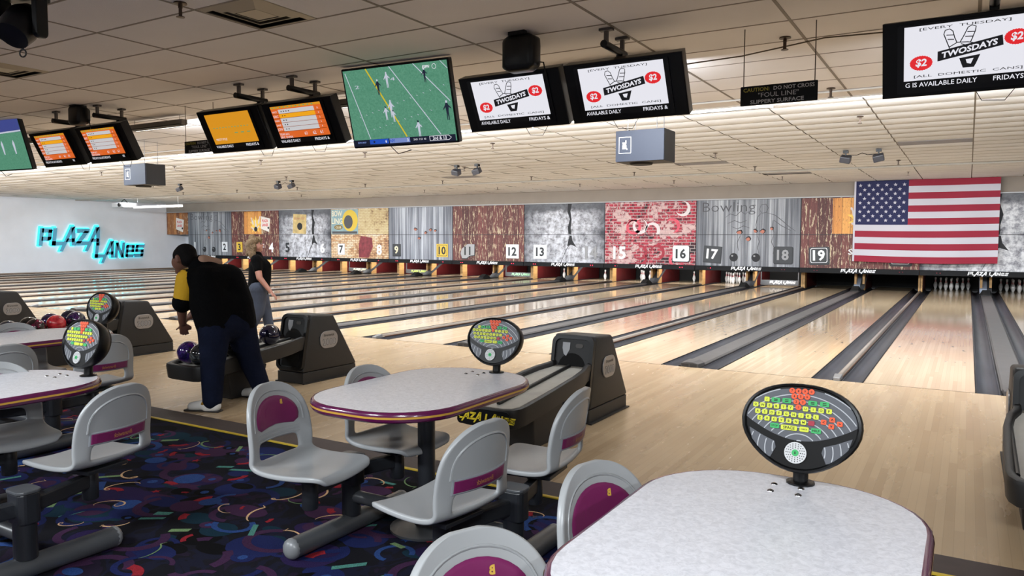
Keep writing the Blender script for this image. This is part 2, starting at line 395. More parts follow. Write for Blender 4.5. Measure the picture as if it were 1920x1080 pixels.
for n in range(1, 23):
    x = lane_x(n)
    t = thing('bowling_lane', f'glossy maple bowling lane {n}, {"first" if n % 2 else "second"} of the pair running to the {ART[(n - 1) // 2]}', 'bowling lane', (x, 0, 0), 0, 'bowling lanes side by side')
    ln = MB().box((x, 9.14, -.03), (LW, 18.28, .06)).obj('lane_bed', W_LANE, t); ln.location = (-x, 0, 0)
    MB().box((0, 18.72, -.03), (LW, .87, .06)).obj('pin_deck', W_DECK, t)
    for s in (-1, 1):
        a, b = (s * LW / 2, s * (LW / 2 + GW)); x0, x1 = min(a, b), max(a, b); pr = gutter_prof(x0, x1, s)
        MB().loft([[(px, y, pz) for px, pz in pr] for y in (0, 6, 12, 18.9)], 0, False, False).obj('gutter', GUT, t, smooth=50)
        MB().box((s * (LW / 2 + .007), 9.4, .0), (.012, 18.8, .012)).obj('edge_strip', GUTB, t)
        MB().box((s * (LW / 2 + GW - .006), 9.4, .0), (.012, 18.8, .01)).obj('edge_strip', GUTB, t)
    MB().box((0, .006, .0006), (LW + .04, .01, .002)).obj('foul_line', mat('foul_line_dark', (88, 74, 58), .5), t)
    if n >= 9:
        for k in range(-3, 4):
            MB().prism([(p[0] + k * .135, p[1] + 4.65 - abs(k) * .42) for p in ARROW], -.001, .0012).obj('aiming_arrow', mat('arrow_dark', (58, 44, 36), .4), t)
        for k in (-4, -3, -2, 2, 3, 4):
            MB().prism(ellipse(.011, .011, 10, k * .107, 2.2), -.001, .001).obj('aiming_dot', MATS['arrow_dark'], t)
# dividers
def capping(x, label):
    t = thing('lane_divider', label, 'lane divider', (x, 0, 0), 0, 'wide grey cappings between lanes of a pair')
    w = WID / 2
    MB().loft([[(px, y, pz) for px, pz in ((-w, -.06), (-w, .012), (-w + .018, .03), (w - .018, .03), (w, .012), (w, -.06))] for y in (.22, 6, 12, 17.3)]).obj('capping', CAPG, t, smooth=40)
    m = MB().loft([[(-.11, 0, -.02), (-.11, 0, .045), (-.04, 0, .062), (.04, 0, .062), (.11, 0, .045), (.11, 0, -.02)], [(-.125, .23, -.02), (-.125, .23, .04), (-.06, .23, .07), (.06, .23, .07), (.125, .23, .04), (.125, .23, -.02)]])
    e = m.obj('end_cap', CAPG, t, bevel=.006)
    MB().box((-.052, -.001, .02), (.085, .006, .042)).box((.052, -.001, .02), (.085, .006, .042)).obj('socket', DKEND, e)
    MB().prism([(0, .16), (.03, .1), (-.03, .1)], .062, .0645).obj('arrow_mark', DKEND, e)
    MB().loft([[(-.16, 15.9, .02), (.16, 15.9, .02), (.1, 15.9, .05), (-.1, 15.9, .05)], [(-.16, 16.15, .02), (.16, 16.15, .02), (.09, 16.15, .17), (-.09, 16.15, .17)], [(-.16, 16.4, .02), (.16, 16.4, .02), (.09, 16.4, .1), (-.09, 16.4, .1)]]).obj('ball_hatch', BLACKM, t, smooth=40)
def rail(x, label):
    t = thing('lane_divider', label, 'lane divider', (x, 0, 0), 0, 'narrow rails between pairs of lanes')
    w = NAR / 2
    prof = [(-w, -.06), (-w, .01)] + [(-w * .8 * math.cos(math.pi * k / 6), .02 + .03 * math.sin(math.pi * k / 6)) for k in range(7)] + [(w, .01), (w, -.06)]
    MB().loft([[(px, y, pz) for px, pz in prof] for y in (.12, 6, 12, 17.3)]).obj('rail', RAIL, t, smooth=60)
    MB().box((w - .004, 8.8, .012), (.01, 17.2, .012)).obj('rail_stripe', RAILB, t)
    MB().loft([[(-w, -.02, -.02), (-w, -.02, .035), (w, -.02, .035), (w, -.02, -.02)], [(-w * 1.2, .14, -.02), (-w * 1.2, .14, .058), (w * 1.2, .14, .058), (w * 1.2, .14, -.02)]]).obj('end_cap', ALU, t, bevel=.008)
for k, c in PAIRS:
    capping(c, f'wide grey capping between lanes {2 * k + 1} and {2 * k + 2}, leading to the {ART[k]}')
    rail(c - PITCH / 2, f'narrow rounded rail between lanes {2 * k} and {2 * k + 1}, bordering the {ART[k]}' if k else 'narrow rail beside lane 1 at the white wall')

# ------------------------------------------------------------------ walls
WHITEW = mat('white_wall_paint', (226, 228, 234), .8, var=(1.5, .03), bump=(180, .12, .003))
GREYW = mat('concourse_wall', (120, 112, 106), .85, var=(1, .05))
def wall(name, c, d, m, lab): tag(MB().box(c, d).obj(name, m), lab, kind='structure')
wall('wall_side', (XW - .06, 3, 1.7), (.12, 34, 3.6), WHITEW, 'white wall carrying the glowing sign')
wall('wall_far_side', (XR + .06, 3, 1.7), (.12, 34, 3.6), GREYW, 'plain wall past the last lane')
wall('wall_rear', ((XW + XR) / 2, -14.06, 1.7), (XR - XW, .12, 3.6), GREYW, 'plain wall of the concourse')
wall('wall_pit', ((XW + XR) / 2, 20.3, 1.7), (XR - XW, .12, 3.6), mat('pit_dark', (14, 14, 18), .9), 'dark wall behind the pins')
wall('wall_return', (-34.95, 17.6, 1.0), (1.3, .08, 2.0), WHITEW, 'white wall of the service way beside lane 1')
wall('wall_fascia', ((XW + XR) / 2, YM + .1, 3.14), (XR - XW, .16, .5), mat('fascia_grey', (140, 129, 118), .8, var=(2, .05)), 'pale fascia above the printed panels')
wall('trim_3', ((XW + XR) / 2, YM, 2.905), (XR - XW, .06, .035), mat('fascia_trim', (168, 168, 170), .5), 'grey trim on top of the printed panels')

# ------------------------------------------------------------------ ceilings
TILE_N = mat('ceiling_tile', (226, 222, 222), .95, bump=(210, .5, .004), var=(1.2, .04), spec=.1)
TILE_L = mat('lane_ceiling_tile', (232, 231, 230), .9, bump=(150, .25, .003), var=(.8, .03), spec=.15)
GRID = mat('ceiling_runner', (120, 110, 102), .6); GRIDL = mat('lane_ceiling_runner', (150, 143, 132), .6)
def tile_mesh(name, m, sag, ny):
    mb = MB(); w, l = 1.2, .598; vs = []
    for j in range(ny + 1):
        y = -l / 2 + l * j / ny; z = -sag * (1 - (2 * j / ny - 1) ** 2)
        vs += [(-w / 2, y, z), (w / 2, y, z)]
    mb.add(vs, [(2 * j, 2 * j + 2, 2 * j + 3, 2 * j + 1) for j in range(ny)])
    if sag == 0: mb = MB().box((0, 0, .008), (w, l, .016))
    return mb.mesh(name, m, smooth=60 if sag else None)
ceil = bpy.data.objects.new('ceiling', None); COL.objects.link(ceil); tag(ceil, 'low grey tiled ceiling over the seats and approach', kind='structure')
VENTS = [(-3.355, -5.155), (-7.015, -5.155)]
tm = tile_mesh('tile', TILE_N, 0, 1); rest = MB()
Y0 = -5.46
for j in range(-14, 10):
    yc = Y0 + .61 * (j + .5)
    if yc > .5: continue
    for i in range(-30, 7):
        xc = 1.22 * (i + .5)
        if xc > XR or xc < XW: continue
        if any(abs(xc - .305 - vx) < .5 and abs(yc - vy) < .3 for vx, vy in VENTS):
            rest.box((xc + .305, yc, HN + .008), (.6, .598, .016)); continue
        if -13.5 < xc < 4 and yc > -7.6 and (xc > -9 or yc > -5): link('tile', tm, ceil, (xc, yc, HN))
        else: rest.box((xc, yc, HN + .008), (1.2, .598, .016))
o = rest.obj('tile_field', TILE_N, ceil); o['kind'] = 'stuff'
g = MB()
for i in range(-29, 6): g.box((1.22 * i, -6.75, HN + .004), (.024, 14.5, .014))
for j in range(-14, 11):
    if Y0 + .61 * j < .52: g.box(((XW + XR) / 2, Y0 + .61 * j, HN + .004), (XR - XW, .02, .012))
g.obj('ceiling_grid', GRID, ceil)
MB().box(((XW + XR) / 2, .51, HN + .012), (XR - XW, .03, .05)).obj('ceiling_lip', mat('lip_white', (200, 194, 186), .6), ceil)
MB().box(((XW + XR) / 2, -7.1, HN + .05), (XR - XW, 14.3, .02)).obj('ceiling_deck', mat('deck_dark', (40, 40, 40), .9), ceil)
MB().box(((XW + XR) / 2, .05, HN + .03), (XR - XW, .02, .1)).obj('ceiling_baffle', MATS['lip_white'], ceil)

ceil2 = bpy.data.objects.new('ceiling_lanes', None); COL.objects.link(ceil2); tag(ceil2, 'bright tiled ceiling over the lanes with sagging rows', kind='structure')
tl = tile_mesh('tile', TILE_L, .014, 10); rest = MB()
GREYP = [(.61, 7.02), (-3.05, 12.3), (-11.6, 9.46), (-4.27, 9.0)]
for j in range(27):
    yc = .02 + .61 * (j + .5)
    for i in range(-30, 6):
        xc = 1.22 * (i + .5)
        if xc < XW: continue
        zs = HL + (.0 if yc < 11.7 else -.02)
        if any(abs(xc - a) < .4 and abs(yc - b) < .3 for a, b in GREYP):
            MB().box((xc, yc, HL - .002), (1.2, .59, .01)).obj('access_panel', mat('access_panel_grey', (150, 150, 156), .6), ceil2); continue
        if yc < 6.2 and xc > -13.5: link('tile', tl, ceil2, (xc, yc, zs))
        else:
            vs = []; sg = .014 + .004 * math.sin(i * 3.1 + j * 1.7)
            for k in range(9): 
                y = yc - .299 + .598 * k / 8; vs += [(xc - .6, y, zs - sg * (1 - (k / 4 - 1) ** 2)), (xc + .6, y, zs - sg * (1 - (k / 4 - 1) ** 2))]
            rest.add(vs, [(2 * k, 2 * k + 2, 2 * k + 3, 2 * k + 1) for k in range(8)])
o = rest.obj('tile_field', TILE_L, ceil2, smooth=60); o['kind'] = 'stuff'
g = MB()
for i in range(-29, 6): g.box((1.22 * i, 8.2, HL + .004), (.022, 16.5, .012))
for j in range(27): g.box(((XW + XR) / 2, .02 + .61 * j, HL + .004), (XR - XW, .018, .012))
g.obj('ceiling_grid', GRIDL, ceil2)
MB().box(((XW + XR) / 2, 11.6, HL - .024), (XR - XW, .02, .05)).obj('ceiling_lip', GRIDL, ceil2)
MB().box(((XW + XR) / 2, 8.3, HL + .06), (XR - XW, 16.9, .02)).obj('ceiling_deck', MATS['deck_dark'], ceil2)
# ------------------------------------------------------------------ printed panel materials (x across, z up, metres)
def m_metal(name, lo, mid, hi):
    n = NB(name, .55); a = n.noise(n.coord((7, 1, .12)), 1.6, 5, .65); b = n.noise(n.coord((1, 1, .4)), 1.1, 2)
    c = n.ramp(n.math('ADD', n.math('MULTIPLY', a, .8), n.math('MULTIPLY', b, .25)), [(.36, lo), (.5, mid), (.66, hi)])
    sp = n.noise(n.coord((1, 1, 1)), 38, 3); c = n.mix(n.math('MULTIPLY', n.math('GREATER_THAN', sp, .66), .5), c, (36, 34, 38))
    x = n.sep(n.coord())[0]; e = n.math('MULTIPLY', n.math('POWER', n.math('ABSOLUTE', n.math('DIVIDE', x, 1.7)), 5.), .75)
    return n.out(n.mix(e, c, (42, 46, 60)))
def m_wood(name, ca, cb, peel, amt):
    n = NB(name, .6); v = n.coord(); x, y, z = n.sep(v)
    bi = n.math('FLOOR', n.math('DIVIDE', x, .24)); r = n.white(n.comb(bi, 2.2, .1))
    g = n.noise(n.coord((9, 1, .5)), 2.2, 5, .6); c = n.ramp(n.math('ADD', n.math('MULTIPLY', g, .7), n.math('MULTIPLY', r, .35)), [(.3, cb), (.75, ca)])
    p = n.noise(n.coord((5, 1, .9)), 3.2, 6, .7, .4); c = n.mix(n.math('GREATER_THAN', p, amt), c, peel)
    q = n.noise(n.coord((6, 1, 1.5)), 6, 5, .7); c = n.mix(n.math('MULTIPLY', n.math('GREATER_THAN', q, .6), .8), c, tuple(v * .35 for v in cb))
    fr = n.math('FRACT', n.math('DIVIDE', x, .24)); c = n.mix(n.math('MULTIPLY', n.math('LESS_THAN', fr, .05), .7), c, (30, 20, 18))
    return n.out(c)
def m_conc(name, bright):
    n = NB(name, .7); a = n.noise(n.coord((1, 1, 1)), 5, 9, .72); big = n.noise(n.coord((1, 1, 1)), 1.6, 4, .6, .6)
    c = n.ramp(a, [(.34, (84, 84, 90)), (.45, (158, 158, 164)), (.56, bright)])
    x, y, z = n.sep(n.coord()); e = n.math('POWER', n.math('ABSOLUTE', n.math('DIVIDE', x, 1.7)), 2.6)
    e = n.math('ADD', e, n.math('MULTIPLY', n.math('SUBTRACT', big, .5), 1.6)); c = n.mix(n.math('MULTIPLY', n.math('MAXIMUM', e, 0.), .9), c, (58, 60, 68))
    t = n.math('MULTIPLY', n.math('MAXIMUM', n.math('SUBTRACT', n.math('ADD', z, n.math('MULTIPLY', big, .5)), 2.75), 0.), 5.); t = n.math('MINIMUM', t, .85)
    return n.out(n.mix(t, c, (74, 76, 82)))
def m_brick(name, stops, mortar, tint, bw=.3, bh=.105):
    n = NB(name, .7); x, y, z = n.sep(n.coord()); v = n.comb(x, z, 0.)
    b = n.nt.nodes.new('ShaderNodeTexBrick'); n.L(v, b.inputs['Vector']); b.inputs['Scale'].default_value = 1; b.inputs['Brick Width'].default_value = bw; b.inputs['Row Height'].default_value = bh
    b.inputs['Mortar Size'].default_value = .012; b.inputs['Color1'].default_value = (0, 0, 0, 1); b.inputs['Color2'].default_value = (1, 1, 1, 1)
    g = n.noise(n.coord(), 1.5, 5, .65, 1.2); g2 = n.noise(n.coord(), 9, 4, .7)
    f = n.math('ADD', n.math('ADD', n.math('MULTIPLY', g, .8), n.math('MULTIPLY', g2, .35)), n.math('MULTIPLY', b.outputs['Color'], .12))
    c = n.ramp(f, stops)
    return n.out(n.mix(n.math('MULTIPLY', b.outputs['Fac'], tint), c, mortar))
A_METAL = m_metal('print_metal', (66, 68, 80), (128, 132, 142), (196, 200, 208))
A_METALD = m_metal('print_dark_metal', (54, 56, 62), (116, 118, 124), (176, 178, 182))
A_WOODR = m_wood('print_red_wood', (112, 60, 56), (70, 34, 34), (190, 172, 142), .565)
A_WOODO = m_wood('print_orange_wood', (186, 122, 64), (104, 60, 42), (206, 184, 152), .6)
A_CONC = m_conc('print_concrete', (206, 208, 216)); A_CONC2 = m_conc('print_pale_concrete', (214, 214, 216))
A_BRICKR = m_brick('print_graffiti_brick', [(.5, (30, 22, 28)), (.56, (112, 28, 42)), (.61, (190, 58, 76)), (.655, (96, 32, 44)), (.7, (196, 164, 160))], (206, 188, 186), .55)
A_BRICKT = m_brick('print_tan_brick', [(.42, (92, 58, 46)), (.52, (176, 130, 92)), (.6, (206, 172, 130)), (.72, (226, 208, 184))], (120, 92, 76), .6, .22, .075)
A_PLASTER = m_brick('print_plaster', [(.48, (104, 74, 58)), (.56, (186, 166, 122)), (.72, (200, 186, 146))], (150, 110, 84), .35, .2, .07)
CRACK = mat('print_crack', (30, 30, 34), .7); PAPERW = mat('print_card', (222, 216, 210), .6)
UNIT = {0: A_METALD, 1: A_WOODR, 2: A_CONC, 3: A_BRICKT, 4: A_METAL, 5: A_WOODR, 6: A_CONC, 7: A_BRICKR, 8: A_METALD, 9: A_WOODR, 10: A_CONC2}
P_DARK = mat('plate_dark', (44, 46, 50), .5); P_WHITE = mat('plate_white', (214, 216, 220), .5); P_YEL = mat('plate_yellow', (214, 178, 60), .5); P_GREY = mat('plate_grey', (158, 158, 160), .5)
T_DARK = mat('digit_dark', (30, 32, 36), .5); T_WHITE = mat('digit_white', (226, 226, 228), .5); T_CREAM = mat('digit_cream', (216, 208, 180), .5); T_GREY = mat('digit_grey', (140, 140, 142), .5)
NUM = {1: (None, T_WHITE), 2: (P_WHITE, T_DARK), 3: (P_YEL, T_DARK), 4: (None, T_WHITE), 5: (None, T_DARK), 6: (None, T_WHITE), 7: (P_WHITE, T_DARK), 8: (None, T_WHITE), 9: (P_DARK, T_CREAM), 10: (P_YEL, T_DARK),
       11: (P_GREY, T_DARK), 12: (P_WHITE, T_DARK), 13: (P_WHITE, T_DARK), 14: (None, T_GREY), 15: (None, T_WHITE), 16: (P_WHITE, T_DARK), 17: (P_DARK, T_WHITE), 18: (P_DARK, T_GREY), 19: (P_DARK, T_WHITE), 20: (P_DARK, T_WHITE)}
LABU = {0: 'streaked grey metal printed with bowling lettering, numbered 1 and 2', 1: 'orange wood with a pinned white card, numbered 3 and 4', 2: 'cracked concrete with a bowling poster, numbered 5 and 6',
        3: 'bowling club poster over tan brick, numbered 7 and 8', 4: 'bullet-holed metal with yellow plate, numbered 9 and 10', 5: 'peeling red wood, numbered 11 and 12', 6: 'split pale concrete, numbered 13 and 14',
        7: 'red graffiti brick, numbered 15 and 16', 8: 'grey metal with a drawn bowler, numbered 17 and 18', 9: 'red wood with a strike poster, numbered 19 and 20', 10: 'pale concrete mostly hidden by the flag'}
BARM = mat('mask_bar', (14, 15, 18), .55, spec=.2); SEAM = mat('panel_seam', (26, 26, 30), .5)
LEDR = mat('lamp_red', (255, 40, 70), .4, emit=3.0); LEDO = mat('lamp_red_off', (110, 24, 40), .5)
PINW = lambda: None
rg = random.Random(5)
SKETCH = mat('print_sketch', (70, 70, 74), .6); RUST = mat('print_rust', (170, 104, 84), .6); WHSPLAT = mat('print_white_fleck', (210, 200, 200), .6)
def jag(pts, w, seed):
    r_ = random.Random(seed); l = []; q = []
    for x, y in pts:
        a = w * r_.uniform(.5, 1.3); l.append((x - a, y + r_.uniform(-.02, .02))); q.append((x + a, y))
    return l + q[::-1]
CUT = .004
for k, c in PAIRS:
    u = thing('masking_panel', 'panel of ' + LABU[k] if k != 10 else 'panel of ' + LABU[k], 'printed panel', (c, YM, 0), 0, 'printed panels over the pins')
    hw = PITCH / 2 - .012
    xl = -hw if k else -(PITCH / 2 + 1.78)
    art = UNIT[k]
    if k == 0:
        MB().box((-(PITCH / 2 + .9), .02, 2.31), (1.74, .04, 1.14)).obj('upper_panel', A_WOODO, u)
        xl = -hw
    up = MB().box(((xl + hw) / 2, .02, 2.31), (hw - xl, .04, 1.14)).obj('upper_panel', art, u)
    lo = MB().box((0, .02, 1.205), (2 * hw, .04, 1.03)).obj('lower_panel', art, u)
    MB().box((0, .05, 1.75), (PITCH, .04, 2.2)).obj('backing', SEAM, u)
    bar = MB().box((0, -.01, .605), (PITCH - .01, .1, .15)).obj('lower_bar', BARM, u, bevel=.008)
    put_house(MB(), 'PLAZA LANes', .02, .612, .062, .07, .1, 0, FACE).obj('lettering', mat('bar_lettering', (244, 244, 246), .4), bar)
    for s in (-1, 1):
        for q in (0, 1):
            on = rg.random() < .75 and k < 9
            MB().lathe([(.016, 0), (.016, .008), (.008, .014)], 10).obj('signal_lamp', LEDR if on else LEDO, bar, loc=(s * 1.2 + q * .085 - .04, -.061, .61), rot=(R(90), 0, 0))
    # numbers
    for side, n in ((-1, 2 * k + 1), (1, 2 * k + 2)):
        if n not in NUM: continue
        pl, tx = NUM[n]; x = {1: -1.14, 9: -1.25, 17: -1.12, 19: -1.12, 13: -.98, 11: -.95, 7: -1.06}.get(n, -1.1 if side < 0 else 1.17); z = 1.08 if n > 6 else 1.12
        holder = lo
        if pl:
            w, h = (.58, .54) if n >= 10 else (.42, .5)
            if n == 11: poly = [(-.34, -.1), (-.26, -.3), (-.05, -.3), (.1, -.2), (.33, -.17), (.34, .26), (.0, .27), (-.28, .08)]
            else: poly = rrect(w, h, .06 if n in (16, 18, 19, 20) else .015, 3)
            M2 = Matrix.Translation((x, 0, z)) @ Matrix.Rotation(R({17: 4, 3: -2, 19: -2}.get(n, 0)), 4, 'Y') @ FACE
            if n in (17, 9, 19, 18, 20, 11, 16): MB().prism([(a * 1.06 + .012, b * 1.06 - .016) for a, b in poly], .003, .008, 0, M2).obj('plate_shadow', T_DARK, lo)  # plate's drop shadow, drawn in dark colour as part of the print
            holder = MB().prism(poly, .004, .014, 0, M2).obj('number_plate', pl, lo)
            if n in (19, 20, 10):
                fr = MB(); a2 = rrect(w * .86, h * .86, .05, 3); b2 = rrect(w * .8, h * .8, .045, 3); m_ = len(a2)
                fr.add([(p[0], p[1], .0155) for p in a2] + [(p[0], p[1], .0155) for p in b2], [(i, (i + 1) % m_, m_ + (i + 1) % m_, m_ + i) for i in range(m_)], 0, M2); fr.obj('plate_border', tx, lo)
        else: M2 = Matrix.Translation((x, 0, z)) @ FACE
        put_text(MB(), str(n), 0, 0, .018, h=.34 if pl else .46, mi=0, M=M2, bold=.03).obj('number', tx, lo)
    # extra print
    if k in (2, 6, 10):
        cx = {2: .55, 6: .25, 10: .2}[k]
        MB().prism(jag([(cx + .02, 2.87), (cx - .02, 2.6), (cx + .06, 2.3), (cx, 2.0), (cx + .02, 1.75)], .07, k), CUT, CUT + .002, 0, FACE).obj('crack', CRACK, up)
        MB().prism([(cx + .02, 1.7), (cx + .1, 1.7), (cx + .14, 1.5), (cx + .3, 1.28), (cx + .08, 1.36), (cx - .08, 1.3), (cx - .04, 1.5)], CUT, CUT + .002, 0, FACE).obj('crack', CRACK, lo)
        MB().prism(jag([(cx + .02, 1.36), (cx - .12, 1.16), (cx - .2, 1.0), (cx - .34, .7)], .014, k + 3), CUT, CUT + .002, 0, FACE).obj('crack', CRACK, lo)
    if k in (0, 4, 8):
        for q in range(5):
            x, z = (-.25 + .26 * q + rg.uniform(-.06, .06), 1.84 + rg.uniform(-.1, .12) if q != 1 else 1.58)
            tgt = up if z > 1.74 else lo
            rr = rg.uniform(.05, .1); pts = [(x + rr * rg.uniform(.7, 1.5) * math.cos(a), z + rr * rg.uniform(.6, 1.2) * math.sin(a)) for a in [i * .785 for i in range(8)]]
            if z - rr * 1.3 < 1.74 and tgt is up: pts = [(a, max(b, 1.745)) for a, b in pts]
            MB().prism([(a + .015, b + .015) for a, b in pts], CUT, CUT + .001, 0, FACE).obj('bullet_hole', CRACK, tgt)
            MB().prism([(x + (a - x) * .72, z + (b - z) * .72) for a, b in pts], CUT + .001, CUT + .003, 0, FACE).obj('bullet_hole', RUST, tgt)
        for x, z in ((-.4, .98), (.32, .98)) if k != 4 else ():
            MB().prism(ellipse(.14, .14, 20, x, z), CUT, CUT + .002, 0, FACE).obj('printed_ball', CRACK, lo); MB().prism(ellipse(.035, .03, 8, x - .05, z + .05), CUT + .002, CUT + .003, 0, FACE).obj('printed_glint', T_GREY, lo)
    if k in (0, 8):
        put_text(MB(), 'Bowling', -.6, 2.6, CUT, h=.42, w=1.75, M=FACE, bold=-.01).obj('lettering', SKETCH, up)
        # line drawing of a bowler
        d = MB()
        for pts in ([(.4, 2.55), (.46, 2.7), (.6, 2.72), (.68, 2.6), (.62, 2.45), (.48, 2.43), (.4, 2.55)], [(.46, 2.43), (.34, 2.3), (.3, 2.05), (.34, 1.8)], [(.64, 2.44), (.9, 2.36), (1.1, 2.2), (1.35, 1.98), (1.55, 1.84)], [(.86, 2.2), (1.1, 2.02), (1.4, 1.86)], [(.84, 2.2), (.82, 1.98), (.88, 1.8)],
                    [(-.7, 2.3), (-.55, 2.42), (-.35, 2.36), (-.2, 2.5), (-.05, 2.4), (.05, 2.5)], [(-.62, 2.1), (-.4, 2.2), (-.2, 2.12), (0, 2.2)], [(-.5, 2.0), (-.3, 1.92), (-.1, 2.02), (.1, 1.95)]):
            ribbon(d, [(a, b) for a, b in pts for _ in (0,)], .011, 0, 0)
        d.v = [tuple(FACE @ Vector((a, b, CUT + .001))) for a, b, _ in d.v]
        d.obj('bowler_drawing', SKETCH, up)
        d = MB()
        for pts in ([(.36, 1.7), (.42, 1.5), (.36, 1.3), (.42, 1.12)], [(.86, 1.7), (.8, 1.5), (.9, 1.3), (.86, 1.1)], [(-.2, 1.7), (-.3, 1.45), (-.24, 1.2)]): ribbon(d, pts, .011, 0, 0)
        d.v = [tuple(FACE @ Vector((a, b, CUT + .001))) for a, b, _ in d.v]
        d.obj('bowler_drawing', SKETCH, lo)
    if k in (0, 1):
        x = -2.35 if k == 0 else .78
        cdp = MB().prism([(x - .32, 2.02), (x + .24, 1.86), (x + .34, 2.5), (x - .3, 2.62)], CUT, CUT + .004, 0, FACE).obj('pinned_card', PAPERW, up)
        put_text(MB(), 'PLAZA', x - .02, 2.4, CUT + .005, h=.13, w=.4, M=FACE, bold=.03).obj('lettering', REDP, cdp); put_text(MB(), 'LANES', x - .02, 2.2, CUT + .005, h=.13, w=.42, M=FACE, bold=.03).obj('lettering', REDP, cdp)
        MB().prism(ellipse(.06, .06, 12, x + .2, 2.06), CUT + .004, CUT + .006, 0, FACE).obj('printed_ball', CRACK, cdp)
    if k in (1, 9):
        MB().prism([(-.75, 1.76), (.5, 1.76), (.5, 2.86), (-.75, 2.86)], CUT, CUT + .002, 0, FACE).obj('strike_poster', m_wood('print_strike_glow', (222, 160, 84), (188, 116, 56), (214, 188, 150), .66) if 'print_strike_glow' not in MATS else MATS['print_strike_glow'], up)
        st = MB(); star(st, .1, 2.2, .45, CUT + .003, 0, .3); star(st, .1, 2.2, .42, CUT + .0031, 0, .9)
        st.v = [tuple(FACE @ Vector(p)) for p in st.v]; st.obj('strike_burst', mat('print_burst', (236, 196, 90), .6), up)
        pn = MB()
        for px, pz, an in ((-.15, 2.4, 25), (.35, 2.45, -20), (.1, 2.25, 5), (.2, 2.05, -50), (-.05, 2.0, 60)):
            Mx = Matrix.Translation((px, pz, 0)) @ Matrix.Rotation(R(an), 4, 'Z')
            pn.prism([(-.03, -.2), (.03, -.2), (.06, -.06), (.022, .07), (.035, .15), (0, .2), (-.035, .15), (-.022, .07), (-.06, -.06)], CUT + .004, CUT + .006, 0, FACE @ Mx)
        pn.obj('printed_pins', WHSPLAT, up)
        MB().prism(ellipse(.12, .12, 16, .1, 2.0), CUT + .007, CUT + .008, 0, FACE).obj('printed_ball', CRACK, up)
        put_text(MB(), 'STRIKE', .2, 1.2, CUT, h=.17, w=.95, M=FACE, bold=.02).obj('lettering', T_WHITE, lo)
    if k == 2:
        MB().prism([(-.75, 1.8), (.12, 1.76), (.16, 2.66), (-.7, 2.7)], CUT, CUT + .003, 0, FACE).obj('poster', mat('print_poster_tan', (190, 166, 112), .6, var=(4, .3)), up)
        MB().prism(ellipse(.17, .17, 18, -.28, 2.12), CUT + .003, CUT + .005, 0, FACE).obj('printed_ball', CRACK, up)
        put_text(MB(), 'Bowl for', -.28, 2.5, CUT + .004, h=.14, M=FACE).obj('lettering', RUST, up)
    if k == 3:
        MB().prism([(-1.66, 1.76), (-.05, 1.76), (-.05, 2.86), (-1.66, 2.86)], CUT, CUT + .003, 0, FACE).obj('poster', mat('print_poster_blue', (132, 158, 164), .6, var=(3, .15)), up)
        MB().prism([(-.03, 1.76), (hw, 1.76), (hw, 2.86), (-.03, 2.86)], CUT, CUT + .002, 0, FACE).obj('plaster_print', A_PLASTER, up)
        MB().prism(ellipse(.46, .48, 26, -.52, 2.36), CUT + .003, CUT + .005, 0, FACE).obj('printed_disc', mat('print_gold', (206, 176, 60), .6), up)
        MB().prism(ellipse(.26, .3, 22, -.62, 2.3), CUT + .005, CUT + .007, 0, FACE).obj('printed_ball', SKETCH, up)
        put_text(MB(), 'BOW', -1.3, 2.68, CUT + .005, h=.26, w=.62, M=FACE, bold=.02).obj('lettering', T_CREAM, up)
        put_text(MB(), 'LING', -1.3, 2.34, CUT + .005, h=.26, w=.66, M=FACE, bold=.02).obj('lettering', T_CREAM, up)
        MB().prism(ellipse(.26, .11, 20, -1.22, 2.06), CUT + .003, CUT + .005, 0, FACE).obj('printed_disc', mat('print_olive', (120, 100, 50), .6), up)
        put_text(MB(), 'CLUB', -1.22, 2.06, CUT + .006, h=.1, M=FACE, bold=.02).obj('lettering', T_CREAM, up)
        MB().box((-.85, -CUT - .003, 1.83), (1.5, .002, .1)).obj('printed_band', SKETCH, up)
        MB().prism([(-.02, .72), (.55, .72), (.8, 1.2), (.75, 1.6), (.1, 1.68), (-.02, 1.3)], CUT, CUT + .001, 0, FACE).obj('red_patch', mat('print_red_patch', (120, 44, 52), .6, var=(7, .4)), lo)
    if k == 7:
        for q in range(9):
            x, z = rg.uniform(-1.3, 1.3), rg.uniform(.85, 2.7)
            if abs(z - 1.73) < .3: z += .4
            d = MB(); arc(d, x, z, .18, .3, rg.uniform(0, 6), rg.uniform(6.5, 10), 0, 0, 16, True)
            zt = z > 1.73
            d.v = [tuple(FACE @ Vector((a, (max(b, 1.745) if zt else min(max(b, .7), 1.715)), CUT))) for a, b, _ in d.v]
            d.obj('graffiti_stroke', (mat('print_pink', (206, 78, 96), .6, var=(6, .3)), mat('print_crimson', (150, 34, 52), .6, var=(6, .3)), WHSPLAT)[q % 3], up if zt else lo)

